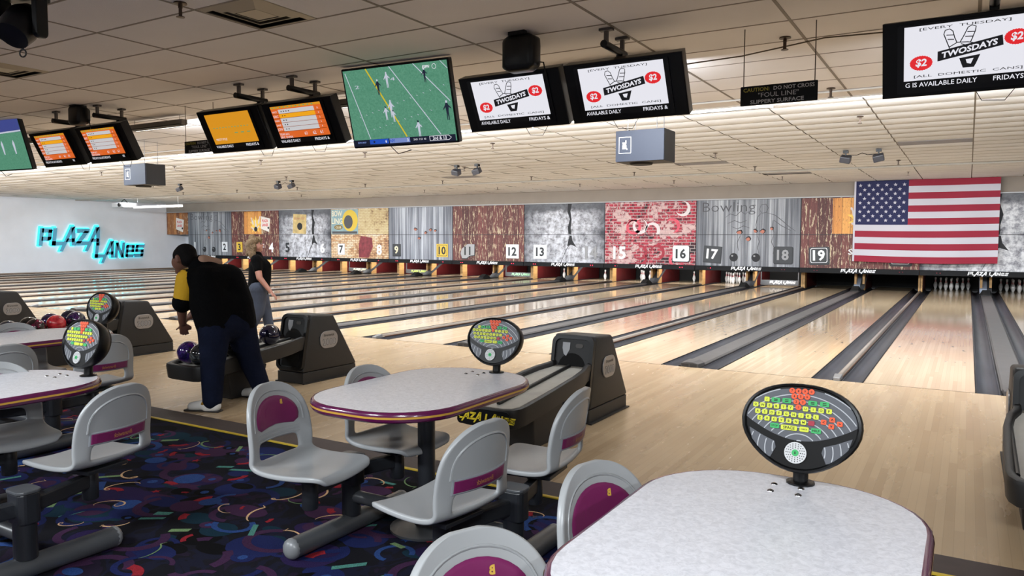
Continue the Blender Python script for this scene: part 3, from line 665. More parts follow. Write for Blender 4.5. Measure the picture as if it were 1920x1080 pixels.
# ------------------------------------------------------------------ pin bays
TAN = mat('kickback_ply', (196, 152, 96), .5, var=(3, .12, (1, 1, 5))); KRED = mat('kickback_red', (88, 22, 24), .5, var=(2, .15)); RAMPD = mat('ramp_grey', (74, 76, 80), .42); RAMPL = mat('ramp_pale', (168, 178, 196), .4)
for k, c in PAIRS:
    b = thing('pin_bay', f'dark pin bay of lanes {2 * k + 1} and {2 * k + 2} under the {ART[k]}', 'pin bay', (c, 0, 0), 0, 'pin bays under the printed panels')
    dark = k >= 9
    for n in (2 * k + 1, 2 * k + 2):
        x = lane_x(n) - c
        for s in (-1, 1):
            xx = x + s * (LW / 2 + GW + .012)
            kb = MB().box((xx, 18.25, .3), (.05, 2.2, .66)).obj('kickback', KRED, b)
            MB().box((xx + .003, 17.2, .3), (.062, .34, .66)).obj('front_board', TAN, kb)
    rm = MB().loft([[(-.15, 16.75, .03), (.15, 16.75, .03), (.15, 16.95, .03), (-.15, 16.95, .03)], [(-.17, 18.05, .72), (.17, 18.05, .72), (.17, 18.3, .72), (-.17, 18.3, .72)]])
    ro = rm.obj('ball_ramp', RAMPL if dark else RAMPD, b, bevel=.01)
    MB().loft([[(.03, 16.742, .035), (.152, 16.742, .035), (.152, 16.76, .035), (.03, 16.76, .035)], [(.03, 18.03, .72), (.172, 18.03, .72), (.172, 18.06, .72), (.03, 18.06, .72)]]).obj('ramp_panel', mat('ramp_dark', (58, 60, 64), .45), ro)
    MB().box((0, 19.5, .34), (PITCH - .02, .06, .8)).obj('pit_curtain', BLACKM, b)
    MB().box((0, 18.2, .74), (PITCH - .02, 2.8, .04)).obj('bay_cover', BLACKM, b)
    if not dark:
        for n in (2 * k + 1, 2 * k + 2): area('pin_lamp', (lane_x(n), 17.0, .66), (.9, .08), 26, (R(62), 0, 0), (1, .98, .95))
    elif k == 10:
        for n in (21, 22): area('pin_lamp', (lane_x(n), 17.0, .66), (.9, .08), 1.6, (R(62), 0, 0), (1, .98, .95))
# sweep bars let down in front of some decks
for n, tint in ((18, T_WHITE), (12, mat('letter_mint', (150, 200, 160), .5)), (9, mat('letter_lime', (176, 190, 90), .5)), (7, T_CREAM)):
    s = thing('sweep_bar', f'dark sweep bar with lettering let down on lane {n} under the {ART[(n - 1) // 2]}', 'sweep bar', (lane_x(n), 17.35, .02), 0, 'sweep bars let down')
    MB().box((0, 0, .11), (1.24, .04, .17)).obj('bar', RAMPD, s, bevel=.008)
    put_house(MB(), 'PLAZA LANes', .1, .12, .022, .026, .085, 0, FACE).obj('lettering', tint, s)
    for q in (-1, 1): MB().box((q * .6, .02, .33), (.03, .03, .34)).obj('arm', RAMPD, s)

PIN_W = mat('pin_white', (236, 234, 232), .22, coat=.4); PIN_R = mat('pin_red', (205, 40, 60), .3)
prof = [(.026, 0), (.0285, .004), (.036, .03), (.05, .07), (.058, .1), (.0605, .118), (.057, .15), (.046, .19), (.033, .222), (.0255, .248), (.0232, .262), (.0245, .29), (.029, .32), (.0322, .345), (.029, .365), (.018, .377), (.004, .381)]
pin_me = MB().lathe(prof, 14).mesh('pin_body', PIN_W, smooth=60)
str_me = MB().lathe([(.0293, .238), (.0258, .25), (.0246, .256), (.0246, .2565)], 14).lathe([(.0238, .276), (.0243, .284), (.0252, .291), (.0252, .2915)], 14).mesh('neck_stripe', PIN_R, smooth=60)
PP = {}
q = 1
for r_ in range(4):
    for i in range(r_ + 1): PP[q] = ((i - r_ / 2) * .3048, r_ * .264); q += 1
ALL = list(range(1, 11)); SPOT = dict(zip(range(1, 11), ('head pin', 'second row pin on the near side', 'second row pin on the far side', 'third row pin on the near side', 'third row middle pin', 'third row pin on the far side', 'back corner pin on the near side', 'back row inner near pin', 'back row inner far pin', 'back corner pin on the far side')))
SETS = {22: ALL, 21: ALL, 17: ALL, 16: [5, 10], 15: [1, 2, 3, 4, 6], 14: [1, 3, 10], 13: [2, 5], 12: [6], 11: [1, 4, 2, 5], 10: [], 9: [4, 7, 2], 8: [6, 10], 7: [4, 8], 6: [3, 6], 5: [1, 2, 3], 4: ALL, 3: ALL}
for n, ps in SETS.items():
    for p_ in ps:
        t = thing('bowling_pin', f'{SPOT[p_].replace("near", "left").replace("far", "right")} on {"left" if n % 2 else "right"} lane under the {ART[(n - 1) // 2]}', 'bowling pin', (lane_x(n) + PP[p_][0], 18.29 + PP[p_][1], 0), 0, f'pins standing on lane {n}')
        link('pin_body', pin_me, t); link('neck_stripe', str_me, t)

# ------------------------------------------------------------------ flag
FW, FH = 3.70, 2.42
def wave(x, z): return .035 * math.sin(x * 2.1 + z * .6) + .02 * math.sin(x * 4.3 - z * 1.1) + .012 * math.sin(z * 5 + x)
def cloth(mb, x0, x1, z0, z1, off=0., nx=26, nz=2):
    vs = [(x0 + (x1 - x0) * i / nx, wave(x0 + (x1 - x0) * i / nx, z0 + (z1 - z0) * j / nz) - off, z0 + (z1 - z0) * j / nz - .035 * math.sin(math.pi * (x0 + (x1 - x0) * i / nx) / FW) * (1 - (z0 + (z1 - z0) * j / nz) / FH) ) for j in range(nz + 1) for i in range(nx + 1)]
    return mb.add(vs, [(j * (nx + 1) + i, j * (nx + 1) + i + 1, (j + 1) * (nx + 1) + i + 1, (j + 1) * (nx + 1) + i) for j in range(nz) for i in range(nx)])
F_R = mat('flag_red', (140, 26, 50), .8, bump=(300, .2, .002)); F_W = mat('flag_white', (188, 186, 194), .8, bump=(300, .2, .002)); F_B = mat('flag_blue', (28, 32, 74), .8, bump=(300, .2, .002))
fg = thing('flag', 'large striped flag with white stars hung over panels nineteen to twenty-one', 'flag', (.08 - FW / 2, 16.2, 2.13 - FH / 2), 0)
cw, chh = FW * .385, FH * 7 / 13
for k in range(13):
    x0 = cw if k < 7 else 0; z1 = FH - FH * k / 13
    cloth(MB(), x0, FW, z1 - FH / 13, z1).obj('stripe', F_R if k % 2 == 0 else F_W, fg, smooth=60)
ca = cloth(MB(), 0, cw, FH - chh, FH, 0, 14, 8).obj('canton', F_B, fg, smooth=60)
cloth(MB(), -.05, 0, 0, FH, 0, 2, 8).obj('header', F_W, fg, smooth=60)
for r_ in range(9):
    for i in range(6 if r_ % 2 == 0 else 5):
        x = cw * ((2 * i + 1 + (r_ % 2)) / 12); z = FH - chh * (r_ + 1) / 10; st = MB(); star(st, 0, 0, .058, 0, 0, R(90))
        st.v = [(x + a, wave(x + a, z + b) - .006, z + b - .035 * math.sin(math.pi * (x + a) / FW) * (1 - (z + b) / FH)) for a, b, _ in st.v]; st.obj('star', F_W, ca)

# ------------------------------------------------------------------ glowing wall sign
SG = thing('wall_sign', 'blue lettered sign with cyan glow on the white wall', 'sign', (XW, 12.3, 1.2), R(90))
S_F = mat('sign_face', (92, 168, 198), .5); S_G = mat('sign_glow', (40, 225, 245), .5, emit=3.4)
# local x runs along +y of the hall, print plane faces +x
def sign_word(t, x0, z0, h, kx):
    ls, w = house_text(t)
    for ch, _, qs in ls:
        if not qs: continue
        f = MB(); g_ = MB()
        for q in qs:
            f.prism([(x0 + (px + .12 * py) * h * kx, z0 + py * h) for px, py in grow(q, .025)], .06, .1, 0, FACE)
            g_.prism([(x0 + (px + .12 * py) * h * kx - .04, z0 + py * h + .03) for px, py in grow(q, .07)], .01, .055, 0, FACE)
        fo = f.obj('letter', S_F, SG); g_.obj('letter_glow', S_G, fo)
sign_word('PLAZA', -2.5, .0, .78, .80)
sign_word('LANes', .1, -.62, .72, .78)
# ------------------------------------------------------------------ seats
GREYC = mat('seat_grey', (158, 160, 161), .32, bump=(700, .12, .0006), var=(3, .04), spec=.45)
PURP = mat('pad_purple', (112, 32, 82), .38, var=(5, .1)); PURE = mat('edge_purple', (88, 20, 66), .22, coat=.5)
LAM = NB('white_laminate', .32); _l = LAM.ramp(LAM.noise(LAM.coord(), 45, 6, .7, 1.), [(.35, (206, 205, 210)), (.6, (230, 229, 234))]); LAM = LAM.out(_l)
SP = [(.222, -.034), (.218, -.008), (.19, .004), (.1, -.004), (-.02, -.008), (-.11, -.002), (-.165, .016), (-.194, .042), (-.206, .066), (-.214, .12), (-.222, .18), (-.229, .23), (-.236, .275), (-.242, .31), (-.248, .34), (-.252, .363), (-.256, .381), (-.259, .394), (-.261, .402)]
SWD = [.175, .2, .218, .226, .23, .23, .23, .23, .229, .228, .227, .222, .211, .194, .1715, .146, .1146, .08, .033]
def shell_pt(u, t):
    k = min(int(t), len(SP) - 2); f = t - k
    y = SP[k][0] * (1 - f) + SP[k + 1][0] * f; z = SP[k][1] * (1 - f) + SP[k + 1][1] * f; w = SWD[k] * (1 - f) + SWD[k + 1] * f
    back = min(max((t - 5.5) / 3, 0), 1)
    return Vector((u * w, y + back * .055 * u * u * (w / .23) ** 2, z + (1 - back) * .016 * u * u))
def t_of_z(z):
    for k in range(7, len(SP) - 1):
        if SP[k + 1][1] >= z: return k + (z - SP[k][1]) / (SP[k + 1][1] - SP[k][1])
    return len(SP) - 1.01
def back_pt(x, z, off):
    t = t_of_z(z); k = min(int(t), len(SP) - 2); w = SWD[k] * (1 - (t - k)) + SWD[k + 1] * (t - k)
    p = shell_pt(max(-1, min(1, x / w)), t); return (x, p.y + off, p.z)
def make_shell():
    us = [-1, -.93, -.8, -.64, -.42, -.2, 0, .2, .42, .64, .8, .93, 1]; n = len(us); mb = MB()
    vs = [shell_pt(u, t) for t in range(len(SP)) for u in us]; fs = []
    for t in range(len(SP) - 1):
        for i in range(n - 1):
            if 7 <= t <= 8 and 3 <= i <= 8: continue
            fs.append((t * n + i, t * n + i + 1, (t + 1) * n + i + 1, (t + 1) * n + i))
    mb.add(vs, fs); o = bpy.data.objects.new('shell_source', mb.mesh('shell_source', GREYC))
    m = o.modifiers.new('s', 'SOLIDIFY'); m.thickness = .026; m.offset = 0; m = o.modifiers.new('b', 'SUBSURF'); m.levels = m.render_levels = 2
    me = evaluated(o); bpy.data.objects.remove(o)
    me.name = 'seat_shell'; me.shade_smooth(); return me
SHELL = make_shell()
def strip(x, z0, z1, n=14): return [(-x + 2 * x * i / n, z0) for i in range(n + 1)] + [(x - 2 * x * i / n, z1) for i in range(n + 1)]
def on_back(poly, off, dome, mi=0, mb=None):
    mb = mb or MB(); n = len(poly); cx = sum(p[0] for p in poly) / n; cz = sum(p[1] for p in poly) / n; rings = []
    for f, d in ((1, 0), (.97, .6), (.85, 1), (.5, 1.05)): rings.append([back_pt(cx + (x - cx) * f, cz + (z - cz) * f, off + dome * d) for x, z in poly])
    return mb.loft(rings, mi, True, True)
padpoly = [(.155 * math.cos(R(a)) * (1 - .0 * a), .228 + .108 * math.sin(R(a))) for a in range(0, 181, 12)] + [(-.15, .2), (-.12, .182), (-.06, .19), (0, .195), (.06, .19), (.12, .182), (.15, .2)]
PAD = on_back(padpoly, .016, .006).mesh('back_pad', PURP, smooth=50)
_vs, _fs, _w, _h = text_geo('B', bold=.05)
LOGO = MB().add([back_pt(-.05 + v[0] * .017 / _w, .3 + v[1] * .024 / _h, .0245) for v in _vs], _fs).mesh('pad_emblem', GOLDP)
BAND = on_back(strip(.17, .122, .188), -.0125, -.006).mesh('back_band', mat('band_grey', (138, 141, 146), .4))
PLATE = on_back(strip(.16, .13, .18), -.0165, -.0035).mesh('name_plate', PURP)
def arch(off, w, z0, zt, r):
    pts = []
    for a in range(0, 181, 9):
        x = w * math.cos(R(a)); z = z0 + (zt - z0) * max(math.sin(R(a)), 0) ** .7; pts.append(back_pt(x, z, off))
    return MB().tube(pts, r, 6)
ARF = arch(.0125, .18, .19, .36, .005).mesh('back_ridge', GREYC, smooth=60); ARB = arch(-.0125, .175, .185, .348, .006).mesh('back_ridge', GREYC, smooth=60)
RIBS = MB()
for z in (.135, .15, .165): RIBS.tube([back_pt(x, z - .1 * x * x, .0135) for x in [-.15 + .03 * i for i in range(11)]], .0035, 5)
RIBS = RIBS.mesh('back_ribs', GREYC, smooth=60)
_vs, _fs, _w, _h = text_geo('Brunswick', bold=.02, shear=.25)
BRTXT = MB().add([back_pt(-(v[0]) * .11 / _w, .154 + v[1] * .022 / _h, -.0212) for v in _vs], _fs).mesh('lettering', mat('band_lettering', (176, 120, 74), .5))
SEATZ = .445
def chair(label, x, y, rz, pillar, group):
    t = thing('swing_seat', label, 'chair', (x, y, 0), rz, group)
    s = link('seat_shell', SHELL, t, (0, 0, SEATZ)); link('back_ridge', ARF, s); link('back_ridge', ARB, s); link('back_ribs', RIBS, s)
    p = link('back_pad', PAD, t, (0, 0, SEATZ)); link('pad_emblem', LOGO, p)
    b = link('back_band', BAND, t, (0, 0, SEATZ)); link('name_plate', PLATE, b); link('lettering', BRTXT, b)
    MB().box((0, -.01, SEATZ - .035), (.24, .24, .02)).obj('seat_plate', DARKM, t, bevel=.004)
    MB().lathe([(.036, .235), (.04, .24), (.04, SEATZ - .04), (.036, SEATZ - .035)], 14).obj('stub_post', DARKM, t, smooth=40)
    # swing arm towards the pillar
    M = Matrix.Translation((x, y, 0)) @ Matrix.Rotation(rz, 4, 'Z'); q = M.inverted() @ Vector((pillar[0], pillar[1], 0)); q.z = 0
    a = math.atan2(q.y, q.x); L = q.length
    MB().box((L / 2, 0, .335), (L, .05, .075)).obj('swing_arm', DARKM, t, bevel=.01, rot=(0, 0, a))
    return t

# ------------------------------------------------------------------ tables
TZ = .775
def outline(w, l, r, d=0.): return rrect(w + 2 * d, l + 2 * d, r + d, 9)
TW, TL = .83, 1.26
TOP = MB().prism(outline(TW, TL, .34, -.012), TZ - .03, TZ).mesh('table_top', LAM)
eb = MB(); rings = []
for d, z in ((-.03, TZ - .052), (-.004, TZ - .05), (.004, TZ - .04), (.006, TZ - .024), (.003, TZ - .008), (-.004, TZ - .001), (-.0125, TZ + .0005), (-.014, TZ - .01)): rings.append([(a, b, z) for a, b in outline(TW, TL, .34, d)])
eb.loft(rings, 0, False); EDGE = eb.mesh('edge_band', PURE, smooth=70)
gb = MB(); gb.loft([[(a, b, z) for a, b in outline(TW, TL, .34, .0068)] for z in (TZ - .03, TZ - .02)], 0, False); GSTR = gb.mesh('edge_stripe', mat('edge_gold', (196, 150, 60), .35))
def table(label, x, y, fo, group='seating tables with scoring consoles'):
    """x, y: middle of the top; fo: offset of the floor frame from it"""
    t = thing('seating_table', label, 'table', (x, y, 0), 0, group)
    link('table_top', TOP, t); e = link('edge_band', EDGE, t); link('edge_stripe', GSTR, e)
    MB().lathe([(.17, TZ - .058), (.17, TZ - .05), (.06, TZ - .044), (.06, TZ - .04)], 20).obj('mounting_plate', DARKM, t, smooth=40)
    MB().lathe([(.047, .1), (.047, TZ - .05)], 18).obj('post', DARKM, t, smooth=40)
    MB().lathe([(.2, 0), (.2, .012), (.07, .03), (.05, .11)], 22).obj('floor_flange', TUBE, t, smooth=40)
    for s in (-1, 1):
        fx = fo[0] + s * .505
        MB().tube([(fx, fo[1] - .42, .055), (fx, fo[1] + .42, .055)], .052, 16).obj('floor_tube', TUBE, t, smooth=40)
        for q in (-1, 1): MB().ball((fx, fo[1] + q * .42, .055), .053, 14, 0, None, (1, .7, 1)).obj('tube_cap', mat('cap_grey', (120, 122, 124), .35), t, smooth=60)
        MB().lathe([(.05, .1), (.05, .40)], 16).obj('pillar', DARKM, t, smooth=40, loc=(fx, fo[1], 0))
        MB().prism(rrect(.13, .1, .03, 4), .27, .41).obj('hinge_block', DARKM, t, bevel=.006, loc=(fx, fo[1], 0))
        MB().prism(rrect(.14, .11, .035, 4), .41, .425).obj('hinge_cap', TUBE, t, bevel=.004, loc=(fx, fo[1], 0))
    MB().tube([(fo[0] - .505, fo[1], .2), (fo[0] + .505, fo[1], .2)], .034, 12).obj('cross_tube', TUBE, t, smooth=40)
    for bx, by in ((-.042, -.04), (.042, -.04), (-.046, .035), (.038, .03)):
        MB().lathe([(.011, 0), (.01, .003), (.004, .006)], 10).obj('bolt', CHROME, t, smooth=60, loc=(bx + .0, TL / 2 - .15 + by, TZ))
    return t
TABS = [('large white table with purple edge nearest the viewer, cut by the bottom edge', .74, -7.085, (.12, -.2)),
        ('white oval table with purple edge in the middle, four grey seats around it', -1.27, -5.86, (.20, -.26)),
        ('white table with purple edge cut by the left picture edge, over the carpet', -3.27, -7.2, (.3, -.12)),
        ('white table with purple edge farthest back, in front of the coloured balls', -5.28, -5.9, (.25, -.2))]
for lab, x, y, fo in TABS: table(lab, x, y, fo)
def seat_at(i, sx, sy, dx, dy, rot, label):
    lab, tx, ty, fo = TABS[i]; px, py = tx + fo[0] + sx * .505, ty + fo[1]
    chair(label, tx + fo[0] + dx, ty + fo[1] + dy, R(rot), (px, py), 'grey seats on swing arms')
seat_at(1, -1, -1, -.47, -.33, -82, 'grey seat with purple pad in front of the middle table, brown floor strip behind')
seat_at(1, 1, -1, .40, -.42, 84, 'grey seat seen from behind, back against the middle table front')
seat_at(1, -1, 1, -.42, .28, -92, 'grey seat half hidden behind the middle table, beyond its post')
seat_at(1, 1, 1, .44, .32, 96, 'grey seat seen from behind just below the empty ball rack')
seat_at(0, -1, 1, -.44, .335, -106, 'grey seat with purple pad tucked against the near white table corner')
seat_at(0, -1, -1, -.47, -.385, -114, 'grey seat with purple pad cut off at the bottom edge')
seat_at(0, 1, 1, .34, .42, 80, 'sliver of a grey seat in the bottom corner right of the near table')
seat_at(2, 1, 1, .36, .39, 100, 'grey seat seen from behind over the carpet at the side table')
seat_at(2, -1, 1, -.42, .38, -100, 'grey seat facing front under the side table')
seat_at(2, 1, -1, .45, -.42, 80, 'grey seat at the near end of the side table')
seat_at(3, 1, 1, .48, .32, 88, 'grey seat seen from behind below the scoring consoles')
seat_at(3, -1, 1, -.45, .32, -92, 'grey seat behind the farthest table by the coloured balls')
seat_at(3, 1, -1, .42, -.36, 90, 'grey seat back rising in front of the farthest table')

# ------------------------------------------------------------------ scoring consoles
K_Y = mat('key_yellow', (204, 212, 60), .5); K_G = mat('key_green', (52, 168, 92), .5); K_O = mat('key_orange', (232, 84, 40), .5); K_R = mat('key_red', (158, 40, 58), .5); K_T = mat('key_print', (24, 30, 22), .6)
C_PAN = mat('console_panel', (86, 88, 94), .4); C_ARC = mat('console_arc', (176, 178, 182), .4); C_SPK = mat('console_speaker', (196, 196, 196), .45)
def egg(s=1., n=40):
    out = []
    for k in range(n):
        a = 2 * math.pi * k / n; c, d = math.cos(a), math.sin(a)
        c = math.copysign(abs(c) ** .9, c); d = math.copysign(abs(d) ** .95, d)
        y = d * (.128 if d > 0 else .158); x = c * .186 * (1 - (.24 * d * d if d < 0 else .0)); out.append((x * s, y * s))
    return out
def upper(n=26):
    top = [(.172 * math.copysign(abs(math.cos(R(a))) ** .9, math.cos(R(a))), .006 + .104 * math.sin(R(a)) ** .95) for a in [180 * k / n for k in range(n + 1)]]
    low = [(-.172 + .344 * k / n, .006 - .062 * math.sin(math.pi * k / n) ** .9) for k in range(1, n)]
    return top + low
UP = upper()
def inside(p, poly):
    x, y = p; r_ = False; n = len(poly); j = n - 1
    for i in range(n):
        if (poly[i][1] > y) != (poly[j][1] > y) and x < (poly[j][0] - poly[i][0]) * (y - poly[i][1]) / (poly[j][1] - poly[i][1]) + poly[i][0]: r_ = not r_
        j = i
    return r_
WL = [(-.158, -.03), (-.145, -.075), (-.115, -.108), (-.085, -.118), (-.07, -.085), (-.075, -.066), (-.11, -.053)]
WR = [(-x, y) for x, y in WL][::-1]
KEYS = []
def K(px, py, shape, m, t='', w=.0165): KEYS.append(((px - 735) * .000395, -((py - .118 * (px - 735)) - 455) * .000395 * 1.02, shape, m, t, w))
for t_, px, py in (('7', 657, 192), ('8', 707, 197), ('9', 757, 201), ('0', 808, 206), ('4', 676, 237), ('5', 727, 241), ('6', 777, 245), ('2', 695, 282), ('3', 746, 287), ('1', 714, 327)): K(px, py, 'c', K_O, t_)
K(462, 258, 's', K_Y, '/')
for px, py in ((533, 266), (620, 273), (822, 297), (913, 306)): K(px, py, 's', K_G, '=', .027)
for i, t_ in enumerate('QWERTY'): K(374 + 56 * i, 298 + 6.2 * i, 's', K_Y, t_)
for i, t_ in enumerate('UIOP'): K(770 + 60 * i, 341 + 7 * i, 's', K_Y, t_)
for i, t_ in enumerate('ASDFGHJKL'): K(394 + 57.5 * i, 353 + 6.6 * i, 's', K_Y, t_)
for i, t_ in enumerate('ZXCVBNM'): K(416 + 57.6 * i, 408 + 6.6 * i, 's', K_Y, t_)
K(822, 455, 's', K_R, '', .019)
K(539, 473, 's', K_G, 'STOP', .028); K(652, 490, 's', K_Y, 'SPACE', .05); K(770, 503, 's', K_Y, 'CHECK', .028); K(861, 515, 's', K_G, 'HELP', .03)
for t_, px, py in (('<', 914, 446), ('^', 977, 428), ('v', 973, 480), ('>', 1035, 461)): K(px, py, 's', K_O, t_)
def console(label, x, y, z, full):
    t = thing('scoring_console', label, 'console', (x, y, z), 0, 'scoring consoles on the tables')
    T = Matrix.Translation((0, 0, 0)) @ Matrix.Rotation(R(-14), 4, 'X') @ FACE     # leans back
    hs = MB(); e = egg()
    def ring(s, d): return [tuple(T @ Vector((a * s, b * s, d))) for a, b in e]
    hs.loft([ring(.55, -.1), ring(.8, -.085), ring(.96, -.045), ring(1.0, -.015), ring(1.0, .0), ring(.98, .01), ring(.94, .012), ring(.91, .002)], 0, True)
    h = hs.obj('housing', BLACK, t, smooth=50)
    MB().prism(UP, .002, .004, 0, T).obj('key_panel', C_PAN, h); 
    for w in (WL, WR): MB().prism(w, .002, .004, 0, T).obj('wing_panel', C_PAN, h)
    ac = MB()
    for r_ in [.03 + .021 * k for k in range(9)]:
        run = []
        for k in range(121):
            a = math.pi * 2 * k / 120; p = (r_ * 1.12 * math.cos(a), -.085 + r_ * math.sin(a))
            if inside(p, UP) or inside(p, WL) or inside(p, WR): run.append(p)
            else:
                if len(run) > 2: ribbon2(ac, run, .0016, .0046, T)
                run = []
        if len(run) > 2: ribbon2(ac, run, .0016, .0046, T)
    ac.obj('panel_arcs', C_ARC, h)
    sp = MB().prism(ellipse(.034, .034, 26, -.008, -.095), .002, .008, 0, T).obj('speaker', C_SPK, h)
    dt = MB()
    for rr, nn in ((.016, 12), (.022, 16), (.028, 20)):
        for k in range(nn): a = 2 * math.pi * k / nn; dt.prism(ellipse(.0017, .0017, 6, -.008 + rr * math.cos(a), -.095 + rr * math.sin(a)), .008, .0085, 0, T)
    dt.obj('speaker_holes', BLACKM, sp)
    MB().prism(ellipse(.0105, .0105, 16, -.008, -.095), .008, .011, 0, T).obj('speaker_button', K_G, sp)
    put_text(MB(), '0', -.008, -.095, .0115, h=.009, M=T, bold=.02).obj('button_mark', K_T, sp)
    if full:
        for kx, ky, shp, m, tx, w in KEYS:
            poly = ellipse(.0092, .0092, 12, kx, ky) if shp == 'c' else rrect(w, .0155, .003, 2, kx, ky)
            ko = MB().prism(poly, .004, .0085, 0, T).obj('key', m, h)
            if tx: put_text(MB(), tx, kx, ky, .0088, h=.0075 if len(tx) == 1 else None, w=None if len(tx) == 1 else w * .72, M=T, bold=.02).obj('key_print', K_T, ko)
    else:
        kb = MB(); ms = [K_Y, K_G, K_O, K_R]
        for kx, ky, shp, m, tx, w in KEYS: kb.prism(ellipse(.0092, .0092, 10, kx, ky) if shp == 'c' else rrect(w, .0155, .003, 2, kx, ky), .004, .0085, ms.index(m), T)
        kb.obj('keypad', ms, h)['kind'] = 'stuff'
    MB().tube([(0, .03, -.202), (0, .04, -.08), (0, .045, 0)], .024, 10).obj('stalk', BLACK, t, smooth=50)
    MB().lathe([(.045, -.2045), (.045, -.199), (.03, -.195)], 14).obj('stalk_foot', BLACK, t, smooth=40, loc=(0, .03, 0))
    return t
def ribbon2(mb, pts, w, z, M):
    vs = []; n = len(pts)
    for k, p in enumerate(pts):
        a = pts[max(k - 1, 0)]; b = pts[min(k + 1, n - 1)]; dx, dy = b[0] - a[0], b[1] - a[1]; l = math.hypot(dx, dy) or 1
        vs += [(p[0] - dy / l * w, p[1] + dx / l * w, z), (p[0] + dy / l * w, p[1] - dx / l * w, z)]
    mb.add(vs, [(2 * k, 2 * k + 1, 2 * k + 3, 2 * k + 2) for k in range(n - 1)], 0, M)
CZ = TZ + .205
console('large keyboard console on the nearest table, keys clearly readable', .765, -6.545, CZ, True)
console('keyboard console on the middle table beside the empty ball rack', -1.18, -5.32, CZ, True)
console('keyboard console on the side table, in front of another console', -3.12, -6.66, CZ, False)
console('keyboard console on the farthest table, small and partly covered', -5.13, -5.36, CZ, False)

